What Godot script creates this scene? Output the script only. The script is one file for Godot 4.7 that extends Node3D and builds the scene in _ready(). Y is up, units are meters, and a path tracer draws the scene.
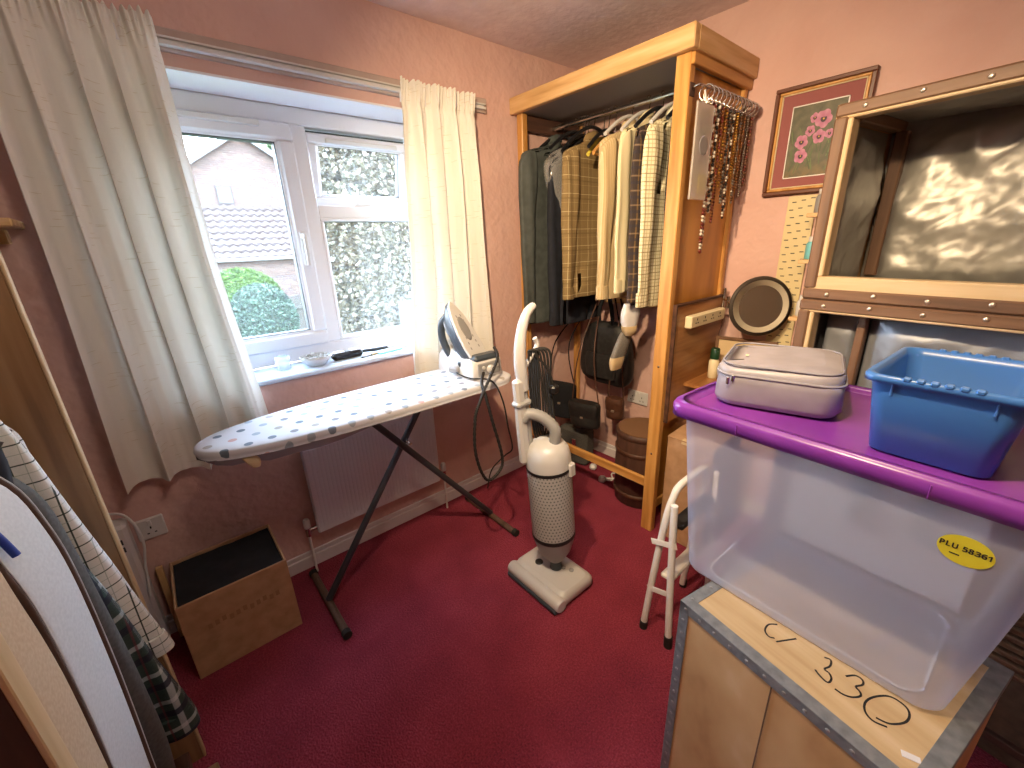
extends Node3D
# A small bedroom used for ironing and storage. Metres, y up. The corner between the window wall (z = 0)
# and the wardrobe wall (x = 0) is the origin; the room lies at x < 0, z > 0.

var T := Transform3D.IDENTITY          # applied to every vertex (world -> the thing's own axes)
var M := {}
var taken := {}
var rng := RandomNumberGenerator.new()

# ------------------------------------------------------------------ naming
func numbered(n: String) -> String:
	if not taken.has(n):
		taken[n] = 0
		return n
	taken[n] += 1
	return "%s_%03d" % [n, taken[n]]

func tag(o, label: String, category: String, group := ""):
	o.set_meta("label", label)
	o.set_meta("category", category)
	if group != "":
		o.set_meta("group", group)
	return o

# a Node3D at the thing's base; vertices are then given in world metres (own = false) or in its own axes
func thing(called: String, label: String, category: String, at := Vector3.ZERO, turn := 0.0, group := "", own := false) -> Node3D:
	var o := Node3D.new()
	o.name = numbered(called)
	add_child(o)
	o.position = at
	o.rotation.y = turn
	tag(o, label, category, group)
	T = Transform3D.IDENTITY if own else Transform3D(Basis(Vector3.UP, turn), at).affine_inverse()
	return o

func part(called: String, s: SurfaceTool, m: Material, parent: Node, label := "") -> MeshInstance3D:
	s.generate_normals()
	var o := MeshInstance3D.new()
	o.name = called
	o.mesh = s.commit()
	o.material_override = m
	o.cast_shadow = GeometryInstance3D.SHADOW_CASTING_SETTING_ON
	if label != "":
		o.set_meta("label", label)
	parent.add_child(o, true)
	return o

func struct(called: String, s: SurfaceTool, m: Material, label := "") -> MeshInstance3D:
	var o := part(called, s, m, self)
	o.set_meta("kind", "structure")
	if label != "":
		o.set_meta("label", label)
	return o

# ------------------------------------------------------------------ shapes
func S() -> SurfaceTool:
	var s := SurfaceTool.new()
	s.begin(Mesh.PRIMITIVE_TRIANGLES)
	return s

func tri(s: SurfaceTool, a: Vector3, b: Vector3, c: Vector3, inside: Vector3, ua := Vector2.ZERO, ub := Vector2.ZERO, uc := Vector2.ZERO):
	var n := (b - a).cross(c - a)
	if n.dot((a + b + c) / 3.0 - inside) > 0.0:
		var k := b; b = c; c = k
		var q := ub; ub = uc; uc = q
	s.set_uv(ua); s.add_vertex(T * a)
	s.set_uv(ub); s.add_vertex(T * b)
	s.set_uv(uc); s.add_vertex(T * c)

func quad(s: SurfaceTool, a: Vector3, b: Vector3, c: Vector3, d: Vector3, inside: Vector3):
	tri(s, a, b, c, inside)
	tri(s, a, c, d, inside)

func quad_uv(s: SurfaceTool, p: Array, uv: Array, inside: Vector3):
	tri(s, p[0], p[1], p[2], inside, uv[0], uv[1], uv[2])
	tri(s, p[0], p[2], p[3], inside, uv[0], uv[2], uv[3])

# chamfered box
func box(s: SurfaceTool, c: Vector3, z: Vector3, b := 0.003, R := Basis.IDENTITY):
	s.set_smooth_group(-1)
	var h := z / 2.0
	b = min(b, min(h.x, min(h.y, h.z)) * 0.8)
	var f := {}
	for sx in [-1, 1]:
		for sy in [-1, 1]:
			for sz in [-1, 1]:
				f[[0, sx, sy, sz]] = c + R * Vector3(sx * h.x, sy * (h.y - b), sz * (h.z - b))
				f[[1, sx, sy, sz]] = c + R * Vector3(sx * (h.x - b), sy * h.y, sz * (h.z - b))
				f[[2, sx, sy, sz]] = c + R * Vector3(sx * (h.x - b), sy * (h.y - b), sz * h.z)
	for q in [-1, 1]:
		quad(s, f[[0, q, -1, -1]], f[[0, q, 1, -1]], f[[0, q, 1, 1]], f[[0, q, -1, 1]], c)
		quad(s, f[[1, -1, q, -1]], f[[1, 1, q, -1]], f[[1, 1, q, 1]], f[[1, -1, q, 1]], c)
		quad(s, f[[2, -1, -1, q]], f[[2, 1, -1, q]], f[[2, 1, 1, q]], f[[2, -1, 1, q]], c)
		for r in [-1, 1]:
			quad(s, f[[0, q, r, -1]], f[[0, q, r, 1]], f[[1, q, r, 1]], f[[1, q, r, -1]], c)
			quad(s, f[[0, q, -1, r]], f[[0, q, 1, r]], f[[2, q, 1, r]], f[[2, q, -1, r]], c)
			quad(s, f[[1, -1, q, r]], f[[1, 1, q, r]], f[[2, 1, q, r]], f[[2, -1, q, r]], c)
			for t in [-1, 1]:
				tri(s, f[[0, q, r, t]], f[[1, q, r, t]], f[[2, q, r, t]], c)

func bx(s: SurfaceTool, x0: float, x1: float, y0: float, y1: float, z0: float, z1: float, b := 0.003):
	box(s, Vector3((x0 + x1) / 2, (y0 + y1) / 2, (z0 + z1) / 2), Vector3(abs(x1 - x0), abs(y1 - y0), abs(z1 - z0)), b)

# plain box without chamfer (walls)
func slab(s: SurfaceTool, x0: float, x1: float, y0: float, y1: float, z0: float, z1: float):
	bx(s, x0, x1, y0, y1, z0, z1, 0.0004)

func loft(s: SurfaceTool, rings: Array, caps := true, smooth := true, uvs: Array = []):
	s.set_smooth_group(0 if smooth else -1)
	var n: int = rings[0].size()
	var mids := []
	for r in rings:
		var m := Vector3.ZERO
		for p in r: m += p
		mids.append(m / n)
	for i in rings.size() - 1:
		var inside: Vector3 = (mids[i] + mids[i + 1]) / 2.0
		for j in n:
			var k := (j + 1) % n
			var a: Vector3 = rings[i][j]; var b: Vector3 = rings[i][k]; var c: Vector3 = rings[i + 1][k]; var d: Vector3 = rings[i + 1][j]
			if uvs.is_empty():
				quad(s, a, b, c, d, inside)
			else:
				quad_uv(s, [a, b, c, d], [uvs[i][j], uvs[i][k], uvs[i + 1][k], uvs[i + 1][j]], inside)
	if caps:
		for e in [0, rings.size() - 1]:
			var inner: Vector3 = mids[1 if e == 0 else e - 1]
			s.set_smooth_group(-1 if not smooth else 1)
			for j in n:
				var k := (j + 1) % n
				if uvs.is_empty():
					tri(s, mids[e], rings[e][j], rings[e][k], inner)
				else:
					tri(s, mids[e], rings[e][j], rings[e][k], inner, uvs[e][j], uvs[e][j], uvs[e][k])

func spline(pts: Array, per := 6) -> Array:
	var out := []
	var n := pts.size()
	for i in n - 1:
		var a: Vector3 = pts[max(i - 1, 0)]; var b: Vector3 = pts[i]; var c: Vector3 = pts[i + 1]; var d: Vector3 = pts[min(i + 2, n - 1)]
		for k in per:
			out.append(b.cubic_interpolate(c, a, d, float(k) / per))
	out.append(pts[n - 1])
	return out

func tube(s: SurfaceTool, pts: Array, r, n := 8, caps := true):
	var rings := []
	var up := Vector3.UP
	var t0: Vector3 = (pts[1] - pts[0]).normalized()
	if abs(t0.dot(up)) > 0.9: up = Vector3.RIGHT
	var u := (up - t0 * up.dot(t0)).normalized()
	for i in pts.size():
		var t: Vector3 = (pts[min(i + 1, pts.size() - 1)] - pts[max(i - 1, 0)]).normalized()
		u = (u - t * u.dot(t)).normalized()
		var w := t.cross(u)
		var rad: float = r[i] if r is Array else r
		var ring := []
		for j in n:
			var a := TAU * j / n
			ring.append(pts[i] + (u * cos(a) + w * sin(a)) * rad)
		rings.append(ring)
	loft(s, rings, caps)

func rod(s: SurfaceTool, a: Vector3, b: Vector3, r: float, n := 10):
	tube(s, [a, b], r, n)

func lathe(s: SurfaceTool, prof: Array, n := 24, X := Transform3D.IDENTITY, caps := true):
	var rings := []
	for p in prof:
		var ring := []
		for j in n:
			var a := TAU * j / n
			ring.append(X * Vector3(cos(a) * p.x, p.y, sin(a) * p.x))
		rings.append(ring)
	loft(s, rings, caps)

func ball(s: SurfaceTool, c: Vector3, r: Vector3, n := 12, m := 8):
	var rings := []
	for i in m + 1:
		var a := PI * (i + 0.001) / (m + 0.002) - PI / 2
		var ring := []
		for j in n:
			var b := TAU * j / n
			ring.append(c + Vector3(cos(a) * cos(b) * r.x, sin(a) * r.y, cos(a) * sin(b) * r.z))
		rings.append(ring)
	loft(s, rings, true)

# extruded polygon in the x-z plane, y0..y1 (p: Array of Vector2(x, z)), convex or star-shaped round its middle
func prism(s: SurfaceTool, p: Array, y0: float, y1: float, X := Transform3D.IDENTITY, smooth := false, bevel := 0.0):
	var mid := Vector2.ZERO
	for q in p: mid += q
	mid /= p.size()
	var levels := [[y0, 0.0], [y1, 0.0]] if bevel <= 0 else [[y0, bevel], [y0 + bevel, 0.0], [y1 - bevel, 0.0], [y1, bevel]]
	var rings := []
	for l in levels:
		var ring := []
		for q in p:
			var d: Vector2 = q - mid
			var k: Vector2 = mid + d * (1.0 - l[1] / max(d.length(), 0.001))
			ring.append(X * Vector3(k.x, l[0], k.y))
		rings.append(ring)
	loft(s, rings, true, smooth)

func rounded_rect(x0: float, x1: float, z0: float, z1: float, r: float, n := 5) -> Array:
	var out := []
	for c in [[x1 - r, z1 - r, 0.0], [x0 + r, z1 - r, 90.0], [x0 + r, z0 + r, 180.0], [x1 - r, z0 + r, 270.0]]:
		for i in n + 1:
			var a := deg_to_rad(c[2] + 90.0 * i / n)
			out.append(Vector2(c[0] + cos(a) * r, c[1] + sin(a) * r))
	return out

# A soft hanging thing in the plane z = z0: rows of [y, x0, x1, half thickness]; UV in metres.
func pillow(s: SurfaceTool, rows: Array, z0: float, fold := 0.006, waves := 60.0, seed_ := 1.0, lean := 0.0, ex := 0.7, ec := 1.0, slant := 0.0):
	var rr := []
	var per := 4
	for i in rows.size() - 1:
		for k in per:
			var f := float(k) / per
			var q := []
			for e in 4:
				q.append(cubic_interpolate(rows[i][e], rows[i + 1][e], rows[max(i - 1, 0)][e], rows[min(i + 2, rows.size() - 1)][e], f))
			rr.append(q)
	rr.append(rows[rows.size() - 1])
	var rings := []
	var uvs := []
	var n := 28
	for q in rr:
		var ring := []
		var uv := []
		var mid: float = (q[1] + q[2]) / 2.0
		var half: float = abs(q[2] - q[1]) / 2.0
		var flat := rounded_rect(-half, half, -q[3], q[3], min(0.016, q[3] * 0.5), 6)
		for j in n:
			var a := TAU * j / n
			var cx: float = sign(cos(a)) * pow(abs(cos(a)), ec)
			var sz: float = sign(sin(a)) * pow(abs(sin(a)), ex)
			if ec < 0.9:
				cx = flat[j].x / half
				sz = flat[j].y / q[3]
			var x := mid + half * cx - (slant * sz if cx > 0.0 else 0.0)
			var wob := sin(x * waves + seed_ + q[0] * 3.0) * fold + sin(x * waves * 0.43 + seed_ * 2.1 - q[0] * 5.0) * fold * 0.8 + sin(q[0] * 21.0 + x * 13.0 + seed_) * fold * 0.5
			ring.append(Vector3(x, q[0], z0 + q[3] * sz + wob + lean * (q[0] - rr[0][0])))
			uv.append(Vector2(x + (0.0 if sz > 0 else 0.31), -q[0]))
		rings.append(ring)
		uvs.append(uv)
	loft(s, rings, true, true, uvs)

# ------------------------------------------------------------------ textures and materials
func noise_image(freq: float, seed_: int, oct := 3, size := 256, kind := FastNoiseLite.TYPE_SIMPLEX_SMOOTH) -> Image:
	var f := FastNoiseLite.new()
	f.noise_type = kind
	f.seed = seed_
	f.frequency = freq
	f.fractal_octaves = oct
	f.fractal_type = FastNoiseLite.FRACTAL_FBM
	var im := f.get_seamless_image(size, size)
	im.convert(Image.FORMAT_RGB8)
	return im

func ramp(im: Image, cols: Array) -> ImageTexture:
	var table := []
	for i in 256:
		var f := i / 255.0 * (cols.size() - 1)
		var k := int(min(floor(f), cols.size() - 2))
		table.append(cols[k].lerp(cols[k + 1], f - k))
	var src := im.get_data()
	var out := PackedByteArray()
	var n := im.get_width() * im.get_height()
	out.resize(n * 3)
	for i in n:
		var c: Color = table[src[i * 3]]
		out[i * 3] = int(clamp(c.r, 0, 1) * 255); out[i * 3 + 1] = int(clamp(c.g, 0, 1) * 255); out[i * 3 + 2] = int(clamp(c.b, 0, 1) * 255)
	return ImageTexture.create_from_image(Image.create_from_data(im.get_width(), im.get_height(), false, Image.FORMAT_RGB8, out))

func bumps(im: Image, strength: float) -> ImageTexture:
	var c: Image = im.duplicate()
	c.convert(Image.FORMAT_RGBA8)
	c.bump_map_to_normal_map(strength)
	return ImageTexture.create_from_image(c)

func C(hex: String) -> Color:
	return Color(hex)

func mat(color: Color, rough := 0.6, metal := 0.0) -> StandardMaterial3D:
	var m := StandardMaterial3D.new()
	m.albedo_color = color
	m.roughness = rough
	m.metallic = metal
	return m

func tri_mat(tex: ImageTexture, scale: Vector3, rough := 0.7, normal: ImageTexture = null, nscale := 1.0) -> StandardMaterial3D:
	var m := mat(Color.WHITE, rough)
	m.albedo_texture = tex
	m.uv1_triplanar = true
	m.uv1_scale = scale
	if normal:
		m.normal_enabled = true
		m.normal_texture = normal
		m.normal_scale = nscale
	return m

func uv_mat(im: Image, tile: float, rough := 0.85) -> StandardMaterial3D:
	var m := mat(Color.WHITE, rough)
	m.albedo_texture = ImageTexture.create_from_image(im)
	m.uv1_scale = Vector3(1.0 / tile, 1.0 / tile, 1)
	return m

# woven check: ground colour, then bands [at 0..1, width 0..1, colour, across?]
func weave(ground: Color, bands: Array, size := 64) -> Image:
	var im := Image.create(size, size, false, Image.FORMAT_RGB8)
	for y in size:
		for x in size:
			var c := ground
			for b in bands:
				var p := (x if b[3] == 0 else y) / float(size)
				if p >= b[0] and p < b[0] + b[1]:
					c = c.lerp(b[2], b[4])
			var n := rng.randf_range(-0.025, 0.025)
			im.set_pixel(x, y, Color(c.r + n, c.g + n, c.b + n))
	return im

func wood_set(called: String, cols: Array, seed_: int, rough: float):
	var t := ramp(noise_image(0.012, seed_, 4), cols)
	M[called + "_x"] = tri_mat(t, Vector3(0.55, 7.0, 7.0), rough)
	M[called + "_y"] = tri_mat(t, Vector3(7.0, 0.55, 7.0), rough)
	M[called + "_z"] = tri_mat(t, Vector3(7.0, 7.0, 0.55), rough)

func make_materials():
	rng.seed = 20240611
	var fine := noise_image(0.09, 3, 4)
	var mid := noise_image(0.03, 5, 4)
	var soft := noise_image(0.012, 9, 3)
	var speck := noise_image(0.22, 12, 2)
	var fine_n := bumps(fine, 3.0)
	var mid_n := bumps(mid, 4.0)
	var speck_n := bumps(speck, 5.0)
	M.wall = tri_mat(ramp(soft, [C("c7a299"), C("cca89f"), C("d0aea5")]), Vector3(0.8, 0.8, 0.8), 0.85, fine_n, 0.25)
	M.ceiling = tri_mat(ramp(soft, [C("dcc8c8"), C("e2cfcf"), C("e8d7d6")]), Vector3(3.0, 3.0, 3.0), 0.7, mid_n, 0.2)
	M.outer_wall = mat(C("9b7a68"), 0.9)
	var pile := noise_image(0.30, 12, 2, 512)
	var lay := noise_image(0.006, 19, 3, 512)
	for y in 512:
		for x in 512:
			var k := pile.get_pixel(x, y).r * 0.76 + lay.get_pixel(x, y).r * 0.24
			pile.set_pixel(x, y, Color(k, k, k))
	M.carpet = tri_mat(ramp(pile, [C("4c0c1c"), C("6d1a2e"), C("83283c"), C("98394c"), C("a64c5c")]), Vector3(0.9, 0.9, 0.9), 1.0, bumps(pile, 5.0), 0.8)
	M.white_paint = mat(C("dcdad8"), 0.4)
	M.base_paint = mat(C("d5d0d1"), 0.45)
	M.sill_paint = mat(C("c3d3e6"), 0.35)
	M.reveal_paint = mat(C("e4e0e6"), 0.6)
	M.pvc = mat(C("d9dae0"), 0.3)
	M.gasket = mat(C("33353a"), 0.6)
	var g := mat(Color(0.93, 0.97, 1.0, 0.06), 0.02)
	g.transparency = BaseMaterial3D.TRANSPARENCY_ALPHA
	M.glass = g
	M.batten = tri_mat(ramp(soft, [C("a5928b"), C("b3a29a")]), Vector3(2, 2, 2), 0.7)
	wood_set("pine", [C("aa8452"), C("c29a66"), C("cfa978"), C("d8b68a")], 21, 0.45)
	wood_set("orange_pine", [C("a27038"), C("b98445"), C("c79453"), C("d1a263")], 22, 0.4)
	wood_set("pale_wood", [C("b0946d"), C("bba17a"), C("c3aa85"), C("cbb492")], 23, 0.6)
	wood_set("brown_wood", [C("4f3a2b"), C("634733"), C("70523c"), C("7c5f48")], 24, 0.55)
	wood_set("plywood", [C("b68a5b"), C("c09666"), C("c89f70"), C("d0a97c")], 25, 0.55)
	M.plywood_face = tri_mat(ramp(noise_image(0.01, 33, 5), [C("a87c50"), C("bf9466"), C("c79e70"), C("cda679"), C("d8b78f")]), Vector3(1.6, 0.9, 1.6), 0.6)
	wood_set("dark_wood", [C("38241c"), C("4a3026"), C("5b3d30")], 26, 0.6)
	wood_set("panel", [C("7a4e2a"), C("906036"), C("9c6c40"), C("a9794c")], 27, 0.35)
	M.side_ply = tri_mat(ramp(noise_image(0.006, 44, 4), [C("8a5620"), C("ab712c"), C("b87e38"), C("c48c46")]), Vector3(3.0, 0.8, 3.0), 0.35)
	wood_set("left_panel", [C("6d5236"), C("846443"), C("90704d"), C("9c7d5a")], 28, 0.5)
	M.cardboard = tri_mat(ramp(mid, [C("9c7856"), C("a98462"), C("b48f6d")]), Vector3(2, 2, 2), 0.85)
	M.cardboard_dark = tri_mat(ramp(mid, [C("4a3729"), C("5a4533"), C("66503d")]), Vector3(3, 3, 3), 0.85)
	M.black_cloth = tri_mat(ramp(mid, [C("07090f"), C("0b0e16"), C("11151f")]), Vector3(3, 3, 3), 0.9)
	M.black = mat(C("16161a"), 0.45)
	M.black_rubber = mat(C("1c1a1a"), 0.75)
	M.chrome = mat(C("c9c7c4"), 0.2, 1.0)
	M.steel = tri_mat(ramp(mid, [C("6b6f74"), C("7d8186"), C("8d9094")]), Vector3(4, 4, 4), 0.5)
	M.steel.metallic = 0.3
	M.grey_tube = mat(C("4a4e55"), 0.4, 0.6)
	M.rust_tube = tri_mat(ramp(mid, [C("4a3227"), C("5d4436"), C("594b45")]), Vector3(9, 9, 9), 0.7)
	M.white_plastic = mat(C("cac9c9"), 0.35)
	M.cream_plastic = mat(C("dcd0ae"), 0.45)
	M.grey_plastic = mat(C("8d8d8f"), 0.45)
	M.slate_plastic = mat(C("39424c"), 0.35)
	M.radiator = mat(C("d6dbe3"), 0.4)
	M.heater = mat(C("c9c4c6"), 0.45)
	# curtain cloth: cream with little woven dashes
	var im := Image.create(512, 512, false, Image.FORMAT_RGB8)
	im.fill(C("e2dfd8"))
	for k in 70:
		var x := rng.randi_range(0, 470); var y := rng.randi_range(0, 508); var w := rng.randi_range(14, 44)
		im.fill_rect(Rect2i(x, y, w, 1), C("c9c0ae"))
		im.fill_rect(Rect2i(x + w / 4, y + 1, w / 2, 1), C("d8d0c0"))
	for k in 9000:
		var x := rng.randi_range(0, 511); var y := rng.randi_range(0, 511)
		var q := im.get_pixel(x, y); var d := rng.randf_range(-0.02, 0.02)
		im.set_pixel(x, y, Color(q.r + d, q.g + d, q.b + d))
	M.curtain = uv_mat(im, 0.5, 0.9)
	M.curtain.backlight_enabled = true
	M.curtain.backlight = C("7a7872")
	M.curtain.cull_mode = BaseMaterial3D.CULL_DISABLED
	# ironing board cover: white with rows of dots
	im = Image.create(512, 512, false, Image.FORMAT_RGB8)
	im.fill(C("bfbfc5"))
	var dots := [C("6a7482"), C("87919c"), C("76767c"), C("948d89"), C("5f6874"), C("b58f8b"), C("929ba6")]
	for r in 8:
		for c in 8:
			var cx := int(c * 64 + 32 + (32 if r % 2 == 1 else 0)) % 512
			var cy := r * 64 + 32
			var col: Color = dots[rng.randi_range(0, 6)]
			for yy in range(-13, 14):
				for xx in range(-13, 14):
					if xx * xx + yy * yy < 150:
						im.set_pixel((cx + xx + 512) % 512, (cy + yy + 512) % 512, col)
	M.dots = uv_mat(im, 0.55, 0.85)
	M.cover_under = mat(C("a3a5ae"), 0.9)
	# garments
	M.jacket = tri_mat(ramp(mid, [C("3c4140"), C("484e4d"), C("535958")]), Vector3(2, 2, 2), 0.7)
	M.navy = tri_mat(ramp(mid, [C("10131d"), C("181c28"), C("1f2431")]), Vector3(2, 2, 2), 0.85)
	M.brown_check = uv_mat(weave(C("86704a"), [[0.1, 0.03, C("d6c9a0"), 0, 0.75], [0.6, 0.025, C("c9b98b"), 0, 0.6], [0.1, 0.03, C("d6c9a0"), 1, 0.75], [0.6, 0.025, C("c9b98b"), 1, 0.6], [0.33, 0.09, C("6a5636"), 0, 0.5], [0.33, 0.09, C("6a5636"), 1, 0.5]]), 0.085)
	M.beige_stripe = uv_mat(weave(C("c9b48c"), [[0.1, 0.2, C("b39a6c"), 0, 0.7], [0.6, 0.2, C("b39a6c"), 0, 0.7], [0.5, 0.06, C("dccbaa"), 0, 0.6]]), 0.022)
	M.cream_shirt = mat(C("d9cda8"), 0.85)
	M.dark_check = uv_mat(weave(C("3a2f2d"), [[0.2, 0.1, C("93713f"), 0, 0.6], [0.2, 0.1, C("a58a6a"), 1, 0.6], [0.6, 0.2, C("57404a"), 0, 0.6], [0.6, 0.2, C("2b2a3c"), 1, 0.5]]), 0.06)
	M.small_check = uv_mat(weave(C("e3dbbd"), [[0.1, 0.12, C("8e7f56"), 0, 0.8], [0.1, 0.12, C("8e7f56"), 1, 0.8], [0.6, 0.1, C("b6a878"), 0, 0.6], [0.6, 0.1, C("b6a878"), 1, 0.6]]), 0.032)
	M.lace = uv_mat(weave(C("1b1818"), [[0.2, 0.2, C("a39a8a"), 0, 0.45], [0.5, 0.2, C("8a8073"), 1, 0.5]]), 0.02)
	M.window_pane_check = uv_mat(weave(C("d9ddda"), [[0.1, 0.07, C("22302c"), 0, 0.9], [0.1, 0.07, C("22302c"), 1, 0.9], [0.6, 0.04, C("8fa098"), 0, 0.7], [0.6, 0.04, C("8fa098"), 1, 0.7]]), 0.042)
	M.tartan = uv_mat(weave(C("2c3f3c"), [[0.1, 0.14, C("c2c9cc"), 0, 0.7], [0.1, 0.14, C("c2c9cc"), 1, 0.7], [0.5, 0.2, C("161b2c"), 0, 0.8], [0.5, 0.2, C("161b2c"), 1, 0.8], [0.85, 0.05, C("6f3038"), 0, 0.6]]), 0.09)
	M.charcoal = tri_mat(ramp(fine, [C("3b3a38"), C("4a4947"), C("595855")]), Vector3(4, 4, 4), 0.95)
	M.white_cover = tri_mat(ramp(fine, [C("b7bbbf"), C("c2c5c9"), C("ccd0d2")]), Vector3(5, 5, 5), 0.9)
	M.cream_cover = tri_mat(ramp(fine, [C("ad957a"), C("b79f84"), C("c1aa8f")]), Vector3(5, 5, 5), 0.9)
	M.binding = mat(C("4a372f"), 0.9)
	M.blue_ribbon = mat(C("1d3a96"), 0.6)
	var cp := mat(Color(0.9, 0.9, 0.9, 0.22), 0.12)
	cp.transparency = BaseMaterial3D.TRANSPARENCY_ALPHA
	cp.cull_mode = BaseMaterial3D.CULL_DISABLED
	M.clear_film = cp
	M.packet_film = cp.duplicate()
	M.packet_film.albedo_color = Color(0.86, 0.85, 0.83, 0.42)
	# storage
	var bp := mat(Color(0.84, 0.86, 0.96, 0.36), 0.3)
	bp.transparency = BaseMaterial3D.TRANSPARENCY_ALPHA
	bp.cull_mode = BaseMaterial3D.CULL_DISABLED
	M.milky_plastic = bp
	var bp2 := mat(Color(0.9, 0.93, 1.0, 0.7), 0.3)
	bp2.transparency = BaseMaterial3D.TRANSPARENCY_ALPHA
	M.milky_rib = bp2
	M.purple = tri_mat(ramp(soft, [C("753190"), C("7e3799"), C("873ea1")]), Vector3(2, 2, 2), 0.28)
	M.blue_plastic = mat(C("3f72b8"), 0.3)
	M.bag_grey = tri_mat(ramp(soft, [C("928d95"), C("9b969e"), C("a5a0a7")]), Vector3(4, 4, 4), 0.42)
	M.bag_trim = mat(C("8b8891"), 0.6)
	M.foil = mat(C("a09e99"), 0.46, 0.7)
	M.foil.normal_enabled = true
	M.foil.normal_texture = bumps(noise_image(0.02, 40, 4, 256, FastNoiseLite.TYPE_SIMPLEX_SMOOTH), 5.0)
	M.foil.normal_scale = 0.45
	M.foil.uv1_triplanar = true
	M.foil.uv1_scale = Vector3(0.8, 0.8, 0.8)
	M.foil_dull = M.foil.duplicate()
	M.foil_dull.albedo_color = C("8d9199")
	M.foil_dull.roughness = 0.5
	M.foil_dull.metallic = 0.5
	M.rivet = mat(C("cfc2b2"), 0.3, 0.8)
	M.marker = mat(C("17161a"), 0.8)
	M.sticker = mat(C("d8cc35"), 0.5)
	M.mirror_frame = mat(C("3a332e"), 0.4)
	M.mirror_ring = mat(C("b5ab98"), 0.5)
	M.mirror_glass = mat(C("857a70"), 0.2, 0.75)  # brown stands in for a reflection of the dim room
	M.cork = tri_mat(ramp(fine, [C("5a3d28"), C("77553a"), C("8d6a4a")]), Vector3(6, 6, 6), 0.9)
	M.vac_white = mat(C("bcbbbc"), 0.35)
	M.vac_grey = mat(C("979799"), 0.45)
	# perforated grille of the vacuum: little dark holes in staggered rows
	im = Image.create(128, 128, false, Image.FORMAT_RGB8)
	im.fill(C("a3a3a5"))
	for r in 8:
		for c in 8:
			for yy in range(-4, 5):
				for xx in range(-5, 6):
					if abs(xx) / 5.0 + abs(yy) / 4.2 < 1.0:
						im.set_pixel((c * 16 + 8 + (8 if r % 2 else 0) + xx + 128) % 128, (r * 16 + 8 + yy) % 128, C("56575a"))
	M.grille = uv_mat(im, 1.0, 0.5)
	M.skin_bag = tri_mat(ramp(mid, [C("141415"), C("1f1f20"), C("2b2a29")]), Vector3(4, 4, 4), 0.55)
	M.brown_leather = tri_mat(ramp(mid, [C("3c241a"), C("4d3022"), C("5d3d2c")]), Vector3(4, 4, 4), 0.5)
	M.grey_cloth = tri_mat(ramp(fine, [C("6d6a66"), C("7b7772"), C("8a8680")]), Vector3(4, 4, 4), 0.9)
	M.tan = mat(C("c5ad86"), 0.8)
	M.green = mat(C("123a24"), 0.4)
	M.turquoise = mat(C("6fb6bd"), 0.4)
	M.white_cloth = mat(C("d3d2d6"), 0.9)
	M.label_yellow = mat(C("d3c04b"), 0.6)
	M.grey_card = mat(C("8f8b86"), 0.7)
	# outdoors
	im = Image.create(128, 128, false, Image.FORMAT_RGB8)
	im.fill(C("5a554f"))
	var bricks := [C("4f3a33"), C("584239"), C("49352f"), C("5d483e"), C("503e36"), C("45332c")]
	for r in 8:
		for c in range(-1, 4):
			im.fill_rect(Rect2i(c * 32 + (16 if r % 2 else 0) + 1, r * 16 + 1, 30, 13), bricks[rng.randi_range(0, 5)])
	M.brick = mat(Color.WHITE, 0.9)
	M.brick.albedo_texture = ImageTexture.create_from_image(im)
	M.brick.uv1_triplanar = true
	M.brick.uv1_scale = Vector3(1.0, 1.6, 1.0)
	M.roof_tile = tri_mat(ramp(mid, [C("382e2c"), C("423734"), C("4b3f3b")]), Vector3(1, 1, 1), 0.9)
	M.fascia = mat(C("525150"), 0.6)
	M.dark_pane = mat(C("5c6f6f"), 0.15)
	M.lawn = tri_mat(ramp(mid, [C("3a4226"), C("454d30"), C("50583b")]), Vector3(0.5, 0.5, 0.5), 1.0)
	M.leaf = mat(Color.WHITE, 0.8)
	M.leaf.vertex_color_use_as_albedo = true
	M.leaf.cull_mode = BaseMaterial3D.CULL_DISABLED
	M.bark = tri_mat(ramp(mid, [C("666058"), C("79736a")]), Vector3(2, 2, 2), 0.9)
	M.fence_wood = tri_mat(ramp(mid, [C("4f4c46"), C("5c5852")]), Vector3(2, 2, 2), 0.9)

const LAMP_COLOR := Color(1.0, 0.872, 0.69)
const LAMP_ENERGY := 2.6
const GLOBE_ENERGY := 0.26

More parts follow.
